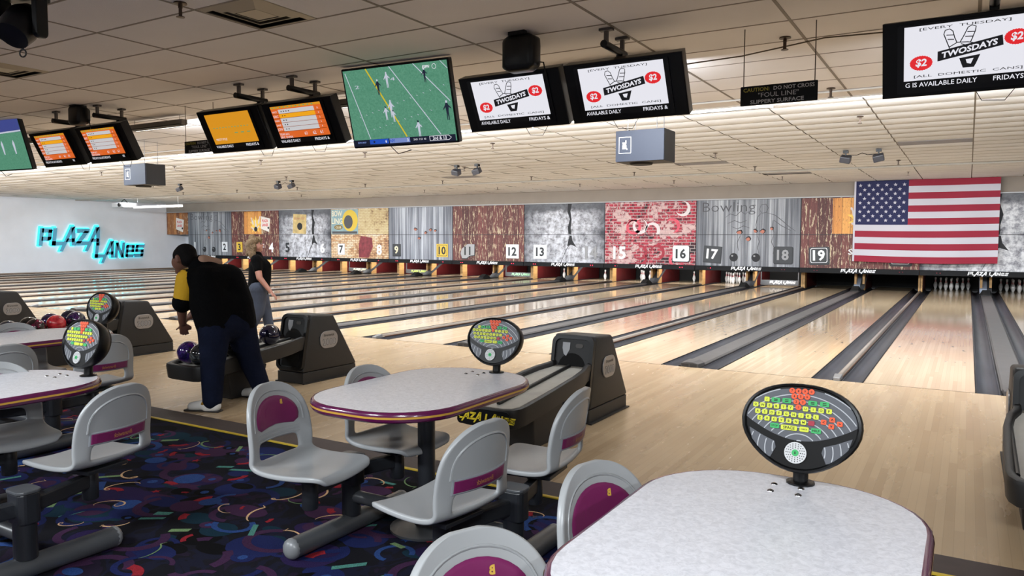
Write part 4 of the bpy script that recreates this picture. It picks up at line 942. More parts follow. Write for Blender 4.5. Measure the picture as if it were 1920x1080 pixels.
# ------------------------------------------------------------------ ball returns
INR = mat('rack_liner', (150, 146, 138), .5, var=(6, .12)); BADGE = mat('badge_silver', (150, 146, 144), .35, metal=.5); BADGD = mat('badge_print', (70, 66, 64), .5); SHIELD = mat('sticker_pale', (170, 172, 176), .5)
def rz_(y): return .385 + (y + 4.65) / 1.3 * .125
def ball_return(c, label, letters=True):
    t = thing('ball_return', label, 'ball return', (c, 0, 0), 0, 'ball returns on the approach')
    hw = .2
    hd = MB().prism([(-3.31, .12), (-3.19, .745), (-2.84, .72), (-2.47, .12)], -hw, hw, 0, Matrix(((0, 0, 1, 0), (1, 0, 0, 0), (0, 1, 0, 0), (0, 0, 0, 1)))).obj('hood', CHAR, t, smooth=30, bevel=.025, seg=3)
    MB().box((0, -2.9, .06), (2 * hw - .01, .82, .12)).obj('plinth', CHAR, t, bevel=.006)
    for s in (-1, 1): MB().box((s * (hw + .008), -2.9, .006), (.03, .84, .012)).obj('floor_strip', CHAR, t)
    # front: black surround with a dark mouth
    F = Matrix.Translation((0, -3.262, .44)) @ Matrix.Rotation(R(-10.9), 4, 'X') @ FACE
    fr = MB(); a = rrect(.395, .6, .06, 5, 0, 0); b = rrect(.33, .54, .05, 5, 0, 0); n = len(a)
    fr.loft([[(p[0], p[1], -.02) for p in a], [(p[0], p[1], .02) for p in a], [(p[0], p[1], .022) for p in b], [(p[0], p[1], -.03) for p in b]], 0, False, True, F)
    sf = fr.obj('mouth_surround', BLACK, hd, smooth=40); 
    MB().prism(b, -.035, .004, 0, F).obj('mouth_face', mat('mouth_black', (9, 9, 10), .5), hd)
    mo_ = [(.13 * math.cos(R(q)), .02 + .13 * math.sin(R(q))) for q in range(0, 181, 15)] + [(-.13, -.26), (.13, -.26)]
    MB().prism(mo_, .004, .007, 0, F).obj('mouth', mat('mouth_void', (3, 3, 3), .9), hd)
    MB().prism([(-.1, .24), (-.03, .24), (-.03, .18), (-.06, .12), (-.085, .14), (-.1, .19)], .005, .008, 0, F).obj('shield_sticker', SHIELD, sf)
    MB().prism(rrect(.07, .035, .016, 4, .06, .215), .005, .009, 0, F).obj('oval_badge', BADGD, sf)
    # side badges
    for s in (-1, 1):
        S = Matrix.Translation((s * (hw + .001), -2.93, .45)) @ Matrix.Rotation(R(90 * s), 4, 'Z') @ FACE
        bd = MB().prism(rrect(.27, .19, .085, 7), 0, .012, 0, S).obj('badge', BADGE, hd, bevel=.004)
        if s > 0:
            put_text(MB(), 'Brunswick', 0, .05, .0135, w=.16, M=S, bold=.03, shear=.15).obj('lettering', BADGD, bd)
            nb = MB(); put_text(nb, '2000', 0, -.025, .0135, w=.2, M=S, bold=.025, space=1.05); nb.obj('lettering', BADGD, bd)
            put_text(MB(), '2000', 0, -.025, .0145, w=.185, M=S, bold=-.01, space=1.08).obj('lettering', SHIELD, bd)
    # rack
    half = [(.19, -3.2), (.2, -3.34), (.24, -3.48), (.262, -3.7), (.275, -4.1), (.28, -4.5), (.268, -4.58), (.235, -4.635), (.18, -4.655)]
    out = half + [(-x, y) for x, y in half[::-1]]
    def rg_(d, dz): 
        r_ = []
        for x, y in out:
            k = 1 - d / max(abs(x), .1); r_.append((x * k, min(y + (d if y < -4.5 else 0), -3.2), rz_(y) + dz))
        return r_
    rk = MB().loft([rg_(.03, -.15), rg_(.01, -.14), rg_(0, -.03), rg_(.004, -.006), rg_(.014, 0), rg_(.034, 0), rg_(.044, -.008), rg_(.05, -.04)], 0, False)
    rko = rk.obj('rack', CHAR, t, smooth=45)
    MB().add(rg_(.03, -.15), [tuple(range(len(out)))]).obj('rack_bottom', CHAR, rko)
    fl_ = rg_(.048, -.04); m = len(fl_) // 2
    MB().add(fl_, [(i, i + 1, len(fl_) - 2 - i, len(fl_) - 1 - i) for i in range(m - 1)]).obj('rack_liner', INR, rko)
    MB().tube([(0, y, rz_(y) - .03) for y in (-3.3, -3.6, -3.9, -4.2, -4.45)], .016, 8).obj('divider_rib', BLACK, rko, smooth=50)
    for s in (-1, 1): MB().tube([(s * .222, y, rz_(y) - .026) for y in (-3.62, -3.9, -4.2, -4.5)], .014, 8).obj('guide_rail', BLACK, rko, smooth=50)
    if letters:
        P = Matrix.Translation((0, -4.655, rz_(-4.655) - .075)) @ FACE
        MB().prism(rrect(.44, .12, .03, 4), -.002, .004, 0, P).obj('name_panel', BLACK, rko)
        put_house(MB(), 'PLAZA LANes', 0, 0, .004, .006, .054, 0, P).obj('lettering', YELLOW, rko)
    MB().loft([[(-.17, -4.22, 0), (.17, -4.22, 0), (.17, -3.86, 0), (-.17, -3.86, 0)], [(-.2, -4.28, .3), (.2, -4.28, .3), (.2, -3.8, .3), (-.2, -3.8, .3)]]).obj('pedestal', mat('pedestal_black', (26, 24, 24), .55), t, bevel=.01)
    return t
RET = {10: 'ball return cut by the frame edge beside lane 21', 9: 'charcoal ball return with an empty rack and yellow lettering in the middle', 8: 'charcoal ball return with silver badge where the bowler picks a ball', 7: 'charcoal ball return behind the scoring consoles, rack full of balls', 6: 'charcoal ball return hood farthest along the approach'}
for k, lab in RET.items(): ball_return(PAIRS[k][1], lab, k == 9)

def m_ball(name, a, b, c_):
    n = NB(name, .08, .6); q = n.noise(n.coord(), 7, 4, .6, 2.2); n.b.inputs['Coat Weight'].default_value = .6; n.b.inputs['Coat Roughness'].default_value = .04
    return n.out(n.ramp(q, [(.38, a), (.52, b), (.64, c_)]))
hole_m = mat('finger_hole', (4, 4, 4), .9)
def ball(label, x, y, z, cols, grp):
    t = thing('bowling_ball', label, 'bowling ball', (x, y, z), rng.random() * 6, grp); t.rotation_euler = (rng.random() * 3, rng.random() * 3, rng.random() * 6)
    MB().ball((0, 0, 0), .1085, 32).obj('ball_body', m_ball('ball_' + label.split(' on ')[0].replace(' ', '_'), *cols), t, smooth=80)
    for a, b_ in ((.0, .2), (.14, -.06), (-.14, -.06)):
        d = Vector((a, b_ * .8, 1)).normalized(); M = Matrix.Translation(d * .1078) @ d.to_track_quat('Z', 'Y').to_matrix().to_4x4()
        MB().lathe([(.013, 0), (.013, .0012), (.002, .0012)], 12, 0, M).obj('finger_hole', hole_m, t)
X8, X7 = PAIRS[8][1], PAIRS[7][1]
FLz = lambda y: rz_(y) - .04 + .111
for lab, dx, y, cols in (('deep purple ball', -.115, -4.47, ((20, 14, 50), (44, 20, 92), (96, 24, 90))), ('grey swirled ball', .115, -4.5, ((14, 15, 16), (40, 42, 44), (92, 96, 96))), ('dark plum ball', -.115, -4.24, ((14, 8, 16), (40, 16, 40), (24, 12, 26))),
                         ('plain black ball', .12, -4.12, ((8, 8, 9), (14, 14, 15), (20, 20, 20))), ('smoky black ball', -.115, -3.95, ((12, 12, 13), (26, 24, 24), (44, 38, 34))), ('midnight blue ball', .0, -3.58, ((10, 9, 18), (20, 18, 40), (30, 26, 60)))):
    ball(lab + ' on the rack the bowler leans over', X8 + dx, y, FLz(y), cols, 'balls on the rack by the bowler')
for lab, dx, y, cols in (('violet blue ball', .112, -4.49, ((18, 14, 60), (40, 22, 110), (24, 18, 70))), ('black and red ball', .112, -4.26, ((10, 8, 10), (20, 12, 16), (120, 22, 60))), ('bright red ball', .112, -4.02, ((150, 22, 34), (186, 34, 44), (206, 50, 56))), ('purple green ball', .112, -3.78, ((16, 40, 44), (30, 20, 60), (70, 22, 80))),
                         ('slate black ball', -.112, -4.46, ((10, 10, 12), (24, 26, 36), (50, 56, 76))), ('jet black ball', -.112, -4.22, ((7, 7, 8), (12, 12, 13), (18, 18, 20))), ('dark violet ball', -.112, -3.97, ((16, 10, 30), (40, 20, 64), (60, 26, 80))), ('navy black ball', -.112, -3.73, ((8, 8, 18), (18, 16, 36), (30, 24, 50)))):
    ball(lab + ' on the full rack past the tables', X7 + dx, y, FLz(y), cols, 'balls on the full rack')
# ------------------------------------------------------------------ overhead monitors
def em(name, col, s=1.): return mat(name, col, .4, emit=s)
E_W = em('screen_white', (232, 232, 240), .95); E_K = em('screen_black', (6, 6, 8), .5); E_RED = em('screen_red', (226, 40, 46), .95); E_TX = em('screen_text', (30, 30, 34), .6)
E_OR = em('screen_orange', (222, 150, 34), .9); E_OR2 = em('screen_deep_orange', (226, 104, 40), .9); E_GY = em('screen_grey', (206, 204, 206), .9); E_TE = em('screen_teal', (110, 170, 120), .8); E_Y = em('screen_amber', (240, 166, 30), .95)
SW, SH = .72, .395
class Scr:
    def __init__(s, parent, T): s.p, s.T, s.z = parent, T, .0145
    def poly(s, name, pts, m, dz=.0004): s.z += dz; return MB().prism(pts, s.z, s.z + .0003, 0, s.T).obj(name, m, s.p)
    def rect(s, name, x0, y0, x1, y1, m): return s.poly(name, [(x0, y0), (x1, y0), (x1, y1), (x0, y1)], m)
    def text(s, t, x, y, m, h=None, w=None, M=None, **kw): s.z += .0004; return put_text(MB(), t, x, y, 0, h, w, 0, s.T @ Matrix.Translation((0, 0, s.z)) @ (M or Matrix()), **kw).obj('screen_text', m, s.p, kind='stuff' if ' ' in t else None)
    def lines(s, name, runs, w, m):
        s.z += .0004; mb = MB()
        for r_ in runs: ribbon2(mb, r_, w, s.z, s.T)
        return mb.obj(name, m, s.p)
def ticker(S, a, b):
    S.rect('ticker', -SW / 2, -SH / 2, SW / 2, -SH / 2 + .05, E_K)
    wa, wb = .0205 * len(a), .0225 * len(b); S.text(a, -SW / 2 + .01 + wa / 2, -SH / 2 + .023, E_W, w=wa, h=.03, bold=.01); S.text(b, SW / 2 - .01 - wb / 2, -SH / 2 + .023, E_W, w=wb, h=.03, bold=.01)
def twos(S):
    x0, y0, w, h = -SW / 2, -SH / 2 + .05, SW, SH - .05
    P = lambda a, b: (x0 + a * w, y0 + b * h)
    S.rect('screen_picture', x0, y0, x0 + w, y0 + h, E_W)
    S.text('[EVERY  TUESDAY]', *P(.47, .93), E_TX, w=.5, h=.02); S.text('[ALL  DOMESTIC  CANS]', *P(.5, .07), E_TX, w=.6, h=.02)
    f1 = [P(*q) for q in ((.36, .55), (.34, .66), (.315, .8), (.325, .87), (.36, .885), (.385, .84), (.4, .72), (.42, .62))]
    f2 = [P(*q) for q in ((.44, .62), (.47, .74), (.5, .88), (.53, .91), (.56, .88), (.555, .8), (.535, .68), (.52, .6))]
    pm = [P(*q) for q in ((.36, .56), (.42, .63), (.5, .62), (.57, .58), (.56, .5), (.36, .46))]
    S.lines('hand_outline', [f1, f2, pm + pm[:1], [P(.345, .7), P(.395, .69)], [P(.335, .78), P(.39, .77)], [P(.48, .72), P(.54, .71)], [P(.495, .8), P(.55, .79)], [P(.45, .6), P(.5, .55), P(.56, .57)]], .0028, E_TX)
    S.poly('wrist_print', [P(*q) for q in ((.44, .34), (.6, .38), (.57, .22), (.555, .16), (.47, .16), (.46, .22))], E_TX)
    S.poly('wrist_glint', [P(*q) for q in ((.49, .31), (.55, .32), (.53, .22), (.5, .24))], E_W)
    S.poly('banner', [P(*q) for q in ((.27, .32), (.77, .5), (.76, .68), (.27, .5))], E_TX)
    S.text('TWOSDAYS', 0, 0, E_W, w=.31, h=.038, M=Matrix.Translation((*P(.517, .5), 0)) @ Matrix.Rotation(R(9.8), 4, 'Z'), bold=.035, shear=.2)
    for cx, cy in ((.14, .32), (.865, .62)):
        c = P(cx, cy); S.poly('price_seal', [(c[0] + .068 * (1 if i % 2 else .94) * math.cos(math.pi * i / 28), c[1] + .048 * (1 if i % 2 else .94) * math.sin(math.pi * i / 28)) for i in range(56)], E_RED)
        S.text('$2', c[0], c[1], E_W, h=.055, bold=.03, shear=.1)
def scores(S, team):
    x0, y0, w, h = -SW / 2, -SH / 2 + .05, SW, SH - .05
    S.rect('screen_picture', x0, y0, x0 + w, y0 + h, E_OR2)
    S.rect('score_head', x0, y0 + h * .93, x0 + w, y0 + h, E_OR)
    for i in range(11): S.rect('frame_tick', x0 + w * (.03 + .08 * i), y0 + h * .95, x0 + w * (.06 + .08 * i), y0 + h * .98, E_TE)
    for i in range(5):
        ya = y0 + h * (.775 - .135 * i); S.rect('score_row', x0 + w * .15, ya, x0 + w * .86, ya + h * .125, E_Y if i == 1 else E_GY)
        S.rect('score_row_line', x0 + w * .0, ya - h * .012, x0 + w, ya - h * .004, E_K)
        for q in range(2 + (i == 0) * 2): S.rect('score_mark', x0 + w * (.2 + .05 * q), ya + h * .05, x0 + w * (.22 + .05 * q), ya + h * .08, E_TX)
        S.text(('MATT', 'ERIC', 'MARK', 'ZANE', 'JON')[i], x0 + w * .075, ya + h * .06, E_W, w=.07)
        S.text(str((31, 0, 3, 3, 8)[i]), x0 + w * .93, ya + h * .06, E_W, h=.018)
    S.text(team, x0 + w * .13, y0 + h * .14, E_W, w=.14); S.text('ERIC DUMA', x0 + w * .16, y0 + h * .05, E_W, w=.18); S.text('61     62    61', x0 + w * .72, y0 + h * .12, E_W, w=.26)
def plain(S):
    x0, y0, w, h = -SW / 2, -SH / 2 + .05, SW, SH - .05
    S.rect('screen_picture', x0, y0, x0 + w, y0 + h, E_OR)
    for i in range(12): S.rect('frame_tick', x0 + w * (.1 + .07 * i), y0 + h * .53, x0 + w * (.13 + .07 * i), y0 + h * .555, E_TE)
    for i in range(3): S.rect('frame_tick', x0 + w * (.55 + .14 * i), y0 + h * .33, x0 + w * (.62 + .14 * i), y0 + h * .36, E_TE)
    S.text('MATT PYLE', x0 + w * .2, y0 + h * .16, E_W, w=.18)
def pipe_mount(t, y0, y1, px, ptop):
    """black pipe under the ceiling with clamps and the drop pole (world x, y; parts are children of t at the origin)"""
    MB().tube([(px, y0, 3.09), (px, y1, 3.09)], .03, 12).obj('mount_pipe', BLACK, t, smooth=40)
    for y in (y0 + .07, y1 - .07):
        MB().box((px, y, 3.15), (.03, .03, .1)).box((px, y, HN - .012), (.11, .05, .02)).obj('clamp', mat('clamp_grey', (96, 90, 86), .5), t)
    MB().box((px, y1 - .06, (3.09 + ptop) / 2), (.055, .055, 3.09 - ptop)).obj('drop_pole', BLACK, t)
def monitor(label, x, pole, draw, tk, tilt=.46, w=1.0, yc=-3.35):
    t = thing('score_monitor', label, 'monitor', (0, 0, 0), 0, 'score monitors hung over the approach')
    t.location = (x, yc, 2.765); h = .49
    T = Matrix.Rotation(tilt, 4, 'X') @ FACE
    hs = MB(); ring = lambda f, d, dy=0: [tuple(T @ Vector((a * f * w / 2, b * f * h / 2 + dy, d))) for a, b in ((-1, -1), (1, -1), (1, 1), (-1, 1))]
    hs.loft([ring(.86, -.15), ring(.985, -.11), ring(1, -.02), ring(1, 0), ring(.985, .004)])
    ho = hs.obj('housing', BLACK, t)
    MB().prism(rrect(.8, .44, .01, 2, -.01, 0), .004, .013, 0, T).obj('bezel', mat('bezel_black', (8, 8, 9), .3), ho)
    S = Scr(ho, T @ Matrix.Translation((-.01, .01, 0))); draw(S); ticker(S, *tk)
    MB().tube([(pole - x, -.22, 3.09 - 2.765), (pole - x, .2, 3.09 - 2.765)], .03, 12).obj('mount_pipe', BLACK, t, smooth=40)
    for q in (-.17, .15): MB().box((pole - x, q, .385), (.03, .03, .09)).box((pole - x, q, .443), (.11, .05, .02)).obj('clamp', mat('clamp_grey', (96, 90, 86), .5), t)
    MB().box((pole - x, .12, .22), (.055, .055, .24)).obj('drop_pole', BLACK, t)
    MB().tube([(pole - x - .1, .18, -.18), (pole - x - .05, .2, -.27), (pole - x + .08, .2, -.28), (pole - x + .14, .18, -.2)], .0025, 6).obj('loose_cable', BLACKM, t)
monitor('monitor with white two-dollar advert, single one at the picture edge', 1.17, 1.30, twos, ('G IS AVAILABLE DAILY', 'FRIDAYS &'), .32)
monitor('monitor with white two-dollar advert, larger of the middle two', -1.19, -1.28, twos, ('AVAILABLE DAILY', 'FRIDAYS &'))
monitor('monitor with white two-dollar advert beside the football television', -2.235, -2.12, twos, ('AVAILABLE DAILY', 'FRIDAYS &'))
monitor('monitor with score table in orange and white next to football television', -4.785, -4.75, lambda S: scores(S, 'TEAM #14'), ('VAILABLE DAILY', 'FRIDAYS &'))
monitor('monitor with plain orange screen beside the score table monitor', -5.85, -5.55, plain, ('VAILABLE DAILY', 'FRIDAYS &'))
monitor('monitor with orange score rows under the small round speaker', -8.3, -8.17, lambda S: scores(S, 'TEAM #12'), ('FRIDAYS & SATURDAYS', 'WE'))
monitor('monitor with orange score rows nearest the cut-off television', -9.42, -9.1, lambda S: scores(S, 'TEAM #11'), ('FRIDAYS & SATURDAYS', 'WE'))

# televisions
def grass_mat():
    n = NB('screen_turf', .4); c = n.ramp(n.noise(n.coord((1, 1, 1)), 60, 4, .7), [(.3, (74, 136, 108)), (.7, (104, 164, 136))]); n.L(c, n.b.inputs['Emission Color']); n.b.inputs['Emission Strength'].default_value = .85
    n.b.inputs['Base Color'].default_value = (.01, .02, .015, 1); return n.m
TURF = grass_mat(); E_YL = em('screen_yellow', (214, 190, 40), .9); E_SCB = em('screen_navy', (20, 26, 48), .8); E_BL = em('screen_blue', (30, 80, 190), .9); E_LB = em('screen_pale_blue', (120, 140, 200), .9); E_DK = em('screen_player_dark', (34, 40, 60), .8); E_PW = em('screen_player_white', (200, 204, 220), .9); E_CROWD = em('screen_crowd', (70, 80, 150), .8)
def tv(label, x, y, z, w, h, tilt, yaw, main):
    t = thing('television', label, 'television', (x, y, z), yaw, 'flat televisions showing football')
    T = Matrix.Rotation(tilt, 4, 'X') @ FACE
    ho = MB().prism(rrect(w, h, .012, 3), -.05, .012, 0, T).obj('case', BLACK, t, bevel=.004)
    S = Scr(ho, T); a, b = w / 2 - .018, h / 2 - .02
    S.rect('screen_picture', -a, -b, a, b, TURF)
    P = lambda u, v: (-a + 2 * a * u, -b + 2 * b * v)
    def clipline(p, q, wd, m): S.lines('yard_line', [[P(*p), P(*q)]], wd, m)
    if main:
        clipline((.02, .97), (.17, .09), .004, E_PW); clipline((.23, 1), (.535, .09), .007, E_YL); clipline((.46, 1), (.86, .09), .004, E_PW); clipline((.69, 1), (.985, .5), .004, E_PW); clipline((.94, 1), (.998, .9), .003, E_PW)
        for i in range(14):
            u = .1 + i * .065; clipline((u, .39 + i * .0245), (u + .012, .378 + i * .0245), .002, E_PW)
            if i < 11: clipline((u + .05, .2 + i * .021), (u + .062, .188 + i * .021), .002, E_PW)
        def player(u, v, s, m, m2):
            c = P(u, v); k = s * h; q = lambda pts: [(c[0] + px * k, c[1] + py * k) for px, py in pts]
            S.poly('player', q([(-.012, -.09), (-.004, -.09), (0, -.02), (.008, -.09), (.018, -.09), (.016, .0), (.022, .05), (.05, .03), (.052, .04), (.02, .075), (.01, .1), (-.01, .1), (-.02, .075), (-.05, .03), (-.046, .02), (-.018, .05), (-.014, 0)]), m)
            S.poly('player_helmet', q([(-.01, .095), (.01, .095), (.012, .115), (0, .125), (-.012, .115)]), m2)
        for u, v, s, m, m2 in ((.43, .82, .9, E_PW, E_PW), (.335, .74, .9, E_DK, E_PW), (.79, .83, .8, E_DK, E_PW), (.43, .45, 1.0, E_PW, E_PW), (.375, .4, .8, E_PW, E_DK), (.445, .36, .7, E_PW, E_DK), (.955, .37, 1.1, E_DK, E_PW), (.67, .17, .95, E_PW, E_DK)): player(u, v, s, m, m2)
        S.text('2', *P(.13, .78), E_PW, h=.03, w=.05); S.text('4', *P(.49, .84), E_PW, h=.03, w=.05)
        S.text('ESPN', *P(.815, .945), E_W, h=.026, bold=.03, shear=.2); S.lines('channel_ring', [[P(.89 + .018 * math.cos(k * .4), .94 + .03 * math.sin(k * .4)) for k in range(17)]], .002, E_W)
        S.rect('score_strip', *P(0, 0), *P(1, .085), E_SCB); S.rect('team_box', *P(.17, .02), *P(.36, .083), E_BL); S.rect('team_box', *P(.37, .02), *P(.57, .083), E_LB)
        S.text('ESPN MNF', *P(.09, .05), E_LB, w=.1, bold=.02)
        st = MB(); S.z += .0004; star(st, *P(.215, .05), .017, S.z, 0, .3); st.v = [tuple(T @ Vector(p)) for p in st.v]; st.obj('team_star', E_SCB, ho)
        S.text('6', *P(.335, .05), E_W, h=.028, bold=.03); S.text('NY', *P(.4, .05), E_BL, h=.03, bold=.03); S.text('3', *P(.55, .05), E_W, h=.028, bold=.03); S.text('2ND  7:33  40', *P(.665, .05), E_W, w=.14)
        S.poly('down_box', [P(.76, .018), P(.94, .018), P(.965, .05), P(.94, .082), P(.76, .082)], E_W); S.poly('down_box_inner', [P(.765, .024), P(.938, .024), P(.96, .05), P(.938, .076), P(.765, .076)], E_SCB); S.text('3rd & 13', *P(.855, .05), E_W, w=.15, bold=.02)
    else:
        S.rect('stand_picture', *P(0, .72), *P(1, 1), E_CROWD); clipline((0, .7), (1, .74), .01, E_PW); clipline((.1, .0), (.5, .7), .004, E_PW)
        for u in (.3, .55, .78): S.poly('player', [P(u, .3), P(u + .02, .3), P(u + .03, .5), P(u + .012, .58), P(u - .012, .5)], E_PW)
    MB().box((0, .14, .12), (.3, .16, .06)).box((.1, .16, .35), (.06, .06, .75 - .1)).obj('ceiling_bracket', BLACK, t)
    MB().tube([(-.2, .1, -h * .45), (-.1, .12, -h * .5 - .06), (.05, .12, -h * .5 - .03)], .004, 6).obj('loose_cable', BLACKM, t)
tv('large television showing a football field, green and tilted down', -3.45, -3.4, 2.83, 1.2, .76, .269, .083, True)
tv('football television cut by the picture edge', -10.8, -3.4, 2.9, 1.2, .76, .269, .083, False)

# ------------------------------------------------------------------ things hung from the ceilings
def chain(mb, x, y, z0, z1): mb.tube([(x, y, z0), (x, y, z1)], .004, 6)
E_SIGN = mat('sign_black', (9, 9, 10), .6, spec=.2); SG_Y = mat('sign_dull_yellow', (150, 138, 40), .6); SG_G = mat('sign_dull_grey', (168, 166, 166), .6)
def caution(label, x, y):
    t = thing('caution_sign', label, 'sign', (x, y, 2.70), 0, 'black caution signs on chains')
    b = MB().prism(rrect(.575, .15, .006, 2), -.004, .004, 0, FACE).obj('board', E_SIGN, t)
    M = FACE
    put_text(MB(), 'CAUTION:', -.165, .045, .005, w=.2, h=.03, M=M, bold=.02).obj('lettering', SG_Y, b); put_text(MB(), 'DO NOT CROSS', .115, .045, .005, w=.3, h=.03, M=M, bold=.02).obj('lettering', SG_G, b)
    put_text(MB(), '"FOUL LINE"', -.0, .0, .005, w=.3, h=.036, M=M, bold=.0).obj('lettering', SG_G, b); put_text(MB(), 'SLIPPERY SURFACE', -.01, -.05, .005, w=.4, h=.03, M=M, bold=.02).obj('lettering', SG_G, b)
    for s in (-.265, .265):
        c = MB(); chain(c, s, 0, .07, HN - 2.70); c.obj('chain', mat('chain_steel', (84, 76, 70), .5), t)
caution('black caution sign on two chains, fully readable', -.093, -2.93)
caution('black caution sign half hidden behind an orange monitor', -7.0, -2.93)

SPKG = mat('speaker_grille', (54, 59, 73), .6, bump=(1500, .4, .001)); SPKD = mat('speaker_side', (36, 36, 38), .6)
def box_speaker(label, x, y, z, w, h, d, wires):
    t = thing('box_speaker', label, 'loudspeaker', (x, y, z), 0, 'grey box speakers over the lanes')
    c = MB().box((0, d / 2, 0), (w, d, h)).obj('cabinet', SPKD, t, bevel=.006)
    g = MB().box((0, -.01, 0), (w - .004, .02, h - .004)).obj('grille', SPKG, t, bevel=.004)
    P = Matrix.Translation((-w * .3, -.021, .01)) @ FACE; a = rrect(.145, .18, .004, 2); b = rrect(.133, .168, .004, 2); n = len(a)
    MB().add([(p[0], p[1], .001) for p in a] + [(p[0], p[1], .001) for p in b], [(i, (i + 1) % n, n + (i + 1) % n, n + i) for i in range(n)], 0, P).obj('logo_frame', WHITEL, g)
    put_text(MB(), 'JBL', 0, 0, .001, w=.105, h=.06, M=P @ Matrix.Rotation(R(90), 4, 'Z'), bold=.05).obj('logo_lettering', WHITEL, g)
    MB().lathe([(.12, -.02), (.13, 0)], 18).obj('port_ring', BLACKM, t, smooth=40, loc=(-.05, d * .5, -h / 2 - .002))
    for sx in (-.3, .3):
        for sy in (.06, d - .06): m = MB(); chain(m, sx * w, sy, h / 2, HN - z); m.obj('hanging_wire', ALU, t)
box_speaker('grey box speaker hung below the pair of two-dollar monitors', -1.90, -1.2, 2.592, .56, .342, .34, True)
box_speaker('grey box speaker hung above the white wall sign', -11.01, -1.2, 2.645, .61, .355, .36, True)

def ball_speaker(label, x, y, z, r):
    t = thing('ceiling_speaker', label, 'loudspeaker', (x, y, z), 0, 'black ceiling speakers')
    MB().loft([[(sx * r * f, dy * r, sz * r * g) for sx, sz in ((-1, -.75), (-.6, -1), (.6, -1), (1, -.75), (1, .75), (.6, .95), (-.6, .95), (-1, .75))] for f, g, dy in ((.75, .75, -.7), (1, 1, -.55), (1, 1, .1), (.7, .7, .7))]).obj('cabinet', BLACK, t, bevel=.015, smooth=40)
    MB().box((0, -.6 * r, .98 * r), (1.0 * r, .3 * r, .03)).obj('cable_plate', BLACKM, t)
    MB().box((.2 * r, .3 * r, (HN - z) / 2 + .3 * r), (.05, .05, HN - z - .6 * r)).obj('mount_post', BLACK, t)
    MB().tube([(r * .6, .3 * r, -.4 * r), (r * 1.1, .3 * r, -.5 * r), (r * 1.3, .3 * r, -1.4 * r)], .006, 6).obj('cable', BLACKM, t)
ball_speaker('black speaker under the ceiling above the advert monitors', -1.93, -3.7, 3.06, .15)
ball_speaker('small black speaker above the orange score monitors', -8.42, -3.6, 3.10, .128)
def moving_head(label, x, y, z):
    t = thing('stage_light', label, 'stage light', (x, y, z), R(20), None)
    MB().box((0, 0, .17), (.26, .24, .1)).obj('base', BLACK, t, bevel=.02)
    for s in (-1, 1): MB().prism(rrect(.1, .3, .04, 4), -.02, .02, 0, Matrix.Translation((s * .14, 0, .02)) @ Matrix.Rotation(R(90), 4, 'Y') @ Matrix.Rotation(R(90), 4, 'Z')).obj('yoke_arm', BLACK, t, bevel=.006)
    MB().lathe([(.06, -.14), (.1, -.13), (.115, -.05), (.11, .06), (.07, .13), (.03, .14)], 20).obj('lamp_head', BLACK, t, smooth=50, rot=(R(-40), 0, 0), loc=(0, 0, -.03))
    put_text(MB(), 'PRO', 0, 0, 0, w=.07, M=Matrix.Translation((.02, -.122, .17)) @ FACE).obj('base_print', mat('pale_grey_print', (110, 108, 106), .6), t)
    MB().tube([(.0, 0, -.15), (.0, 0, -.2)], .008, 6).obj('safety_stem', DARKM, t); MB().tube([(.025 * math.cos(q * .52), .0, -.222 + .025 * math.sin(q * .52)) for q in range(13)], .005, 6).obj('safety_ring', DARKM, t)
    MB().box((0, 0, (HN - z + .22) / 2), (.05, .05, HN - z - .22)).obj('mount_post', BLACK, t)
moving_head('black stage light in the top corner of the view', -4.25, -6.35, 3.02)

# ceiling vents
VM = mat('vent_tan', (176, 166, 146), .5); VD = mat('vent_dark', (30, 26, 22), .8)
for (x, y), lab in zip(VENTS, ('square stepped air vent in the ceiling, fully in view', 'square air vent in the ceiling cut by the picture edge')):
    t = thing('air_vent', lab, 'air vent', (x, y, HN), 0, 'square ceiling vents')
    MB().box((0, 0, .03), (.6, .6, .02)).obj('duct', VD, t)
    for i, (a, z) in enumerate(((.6, .0), (.44, .004), (.32, .006), (.2, .006))):
        f = MB(); o_, i_ = a / 2, a / 2 - .045
        if i < 3: f.loft([[(-o_, -o_, z), (o_, -o_, z), (o_, o_, z), (-o_, o_, z)], [(-i_, -i_, z - .014 + .0), (i_, -i_, z - .014), (i_, i_, z - .014), (-i_, i_, z - .014)], [(-i_, -i_, z - .01), (i_, -i_, z - .01), (i_, i_, z - .01), (-i_, i_, z - .01)], [(-o_, -o_, z + .004), (o_, -o_, z + .004), (o_, o_, z + .004), (-o_, o_, z + .004)]], 0, False)
        else: f.box((0, 0, z - .006), (a, a, .01))
        f.obj('louvre', VM, t)

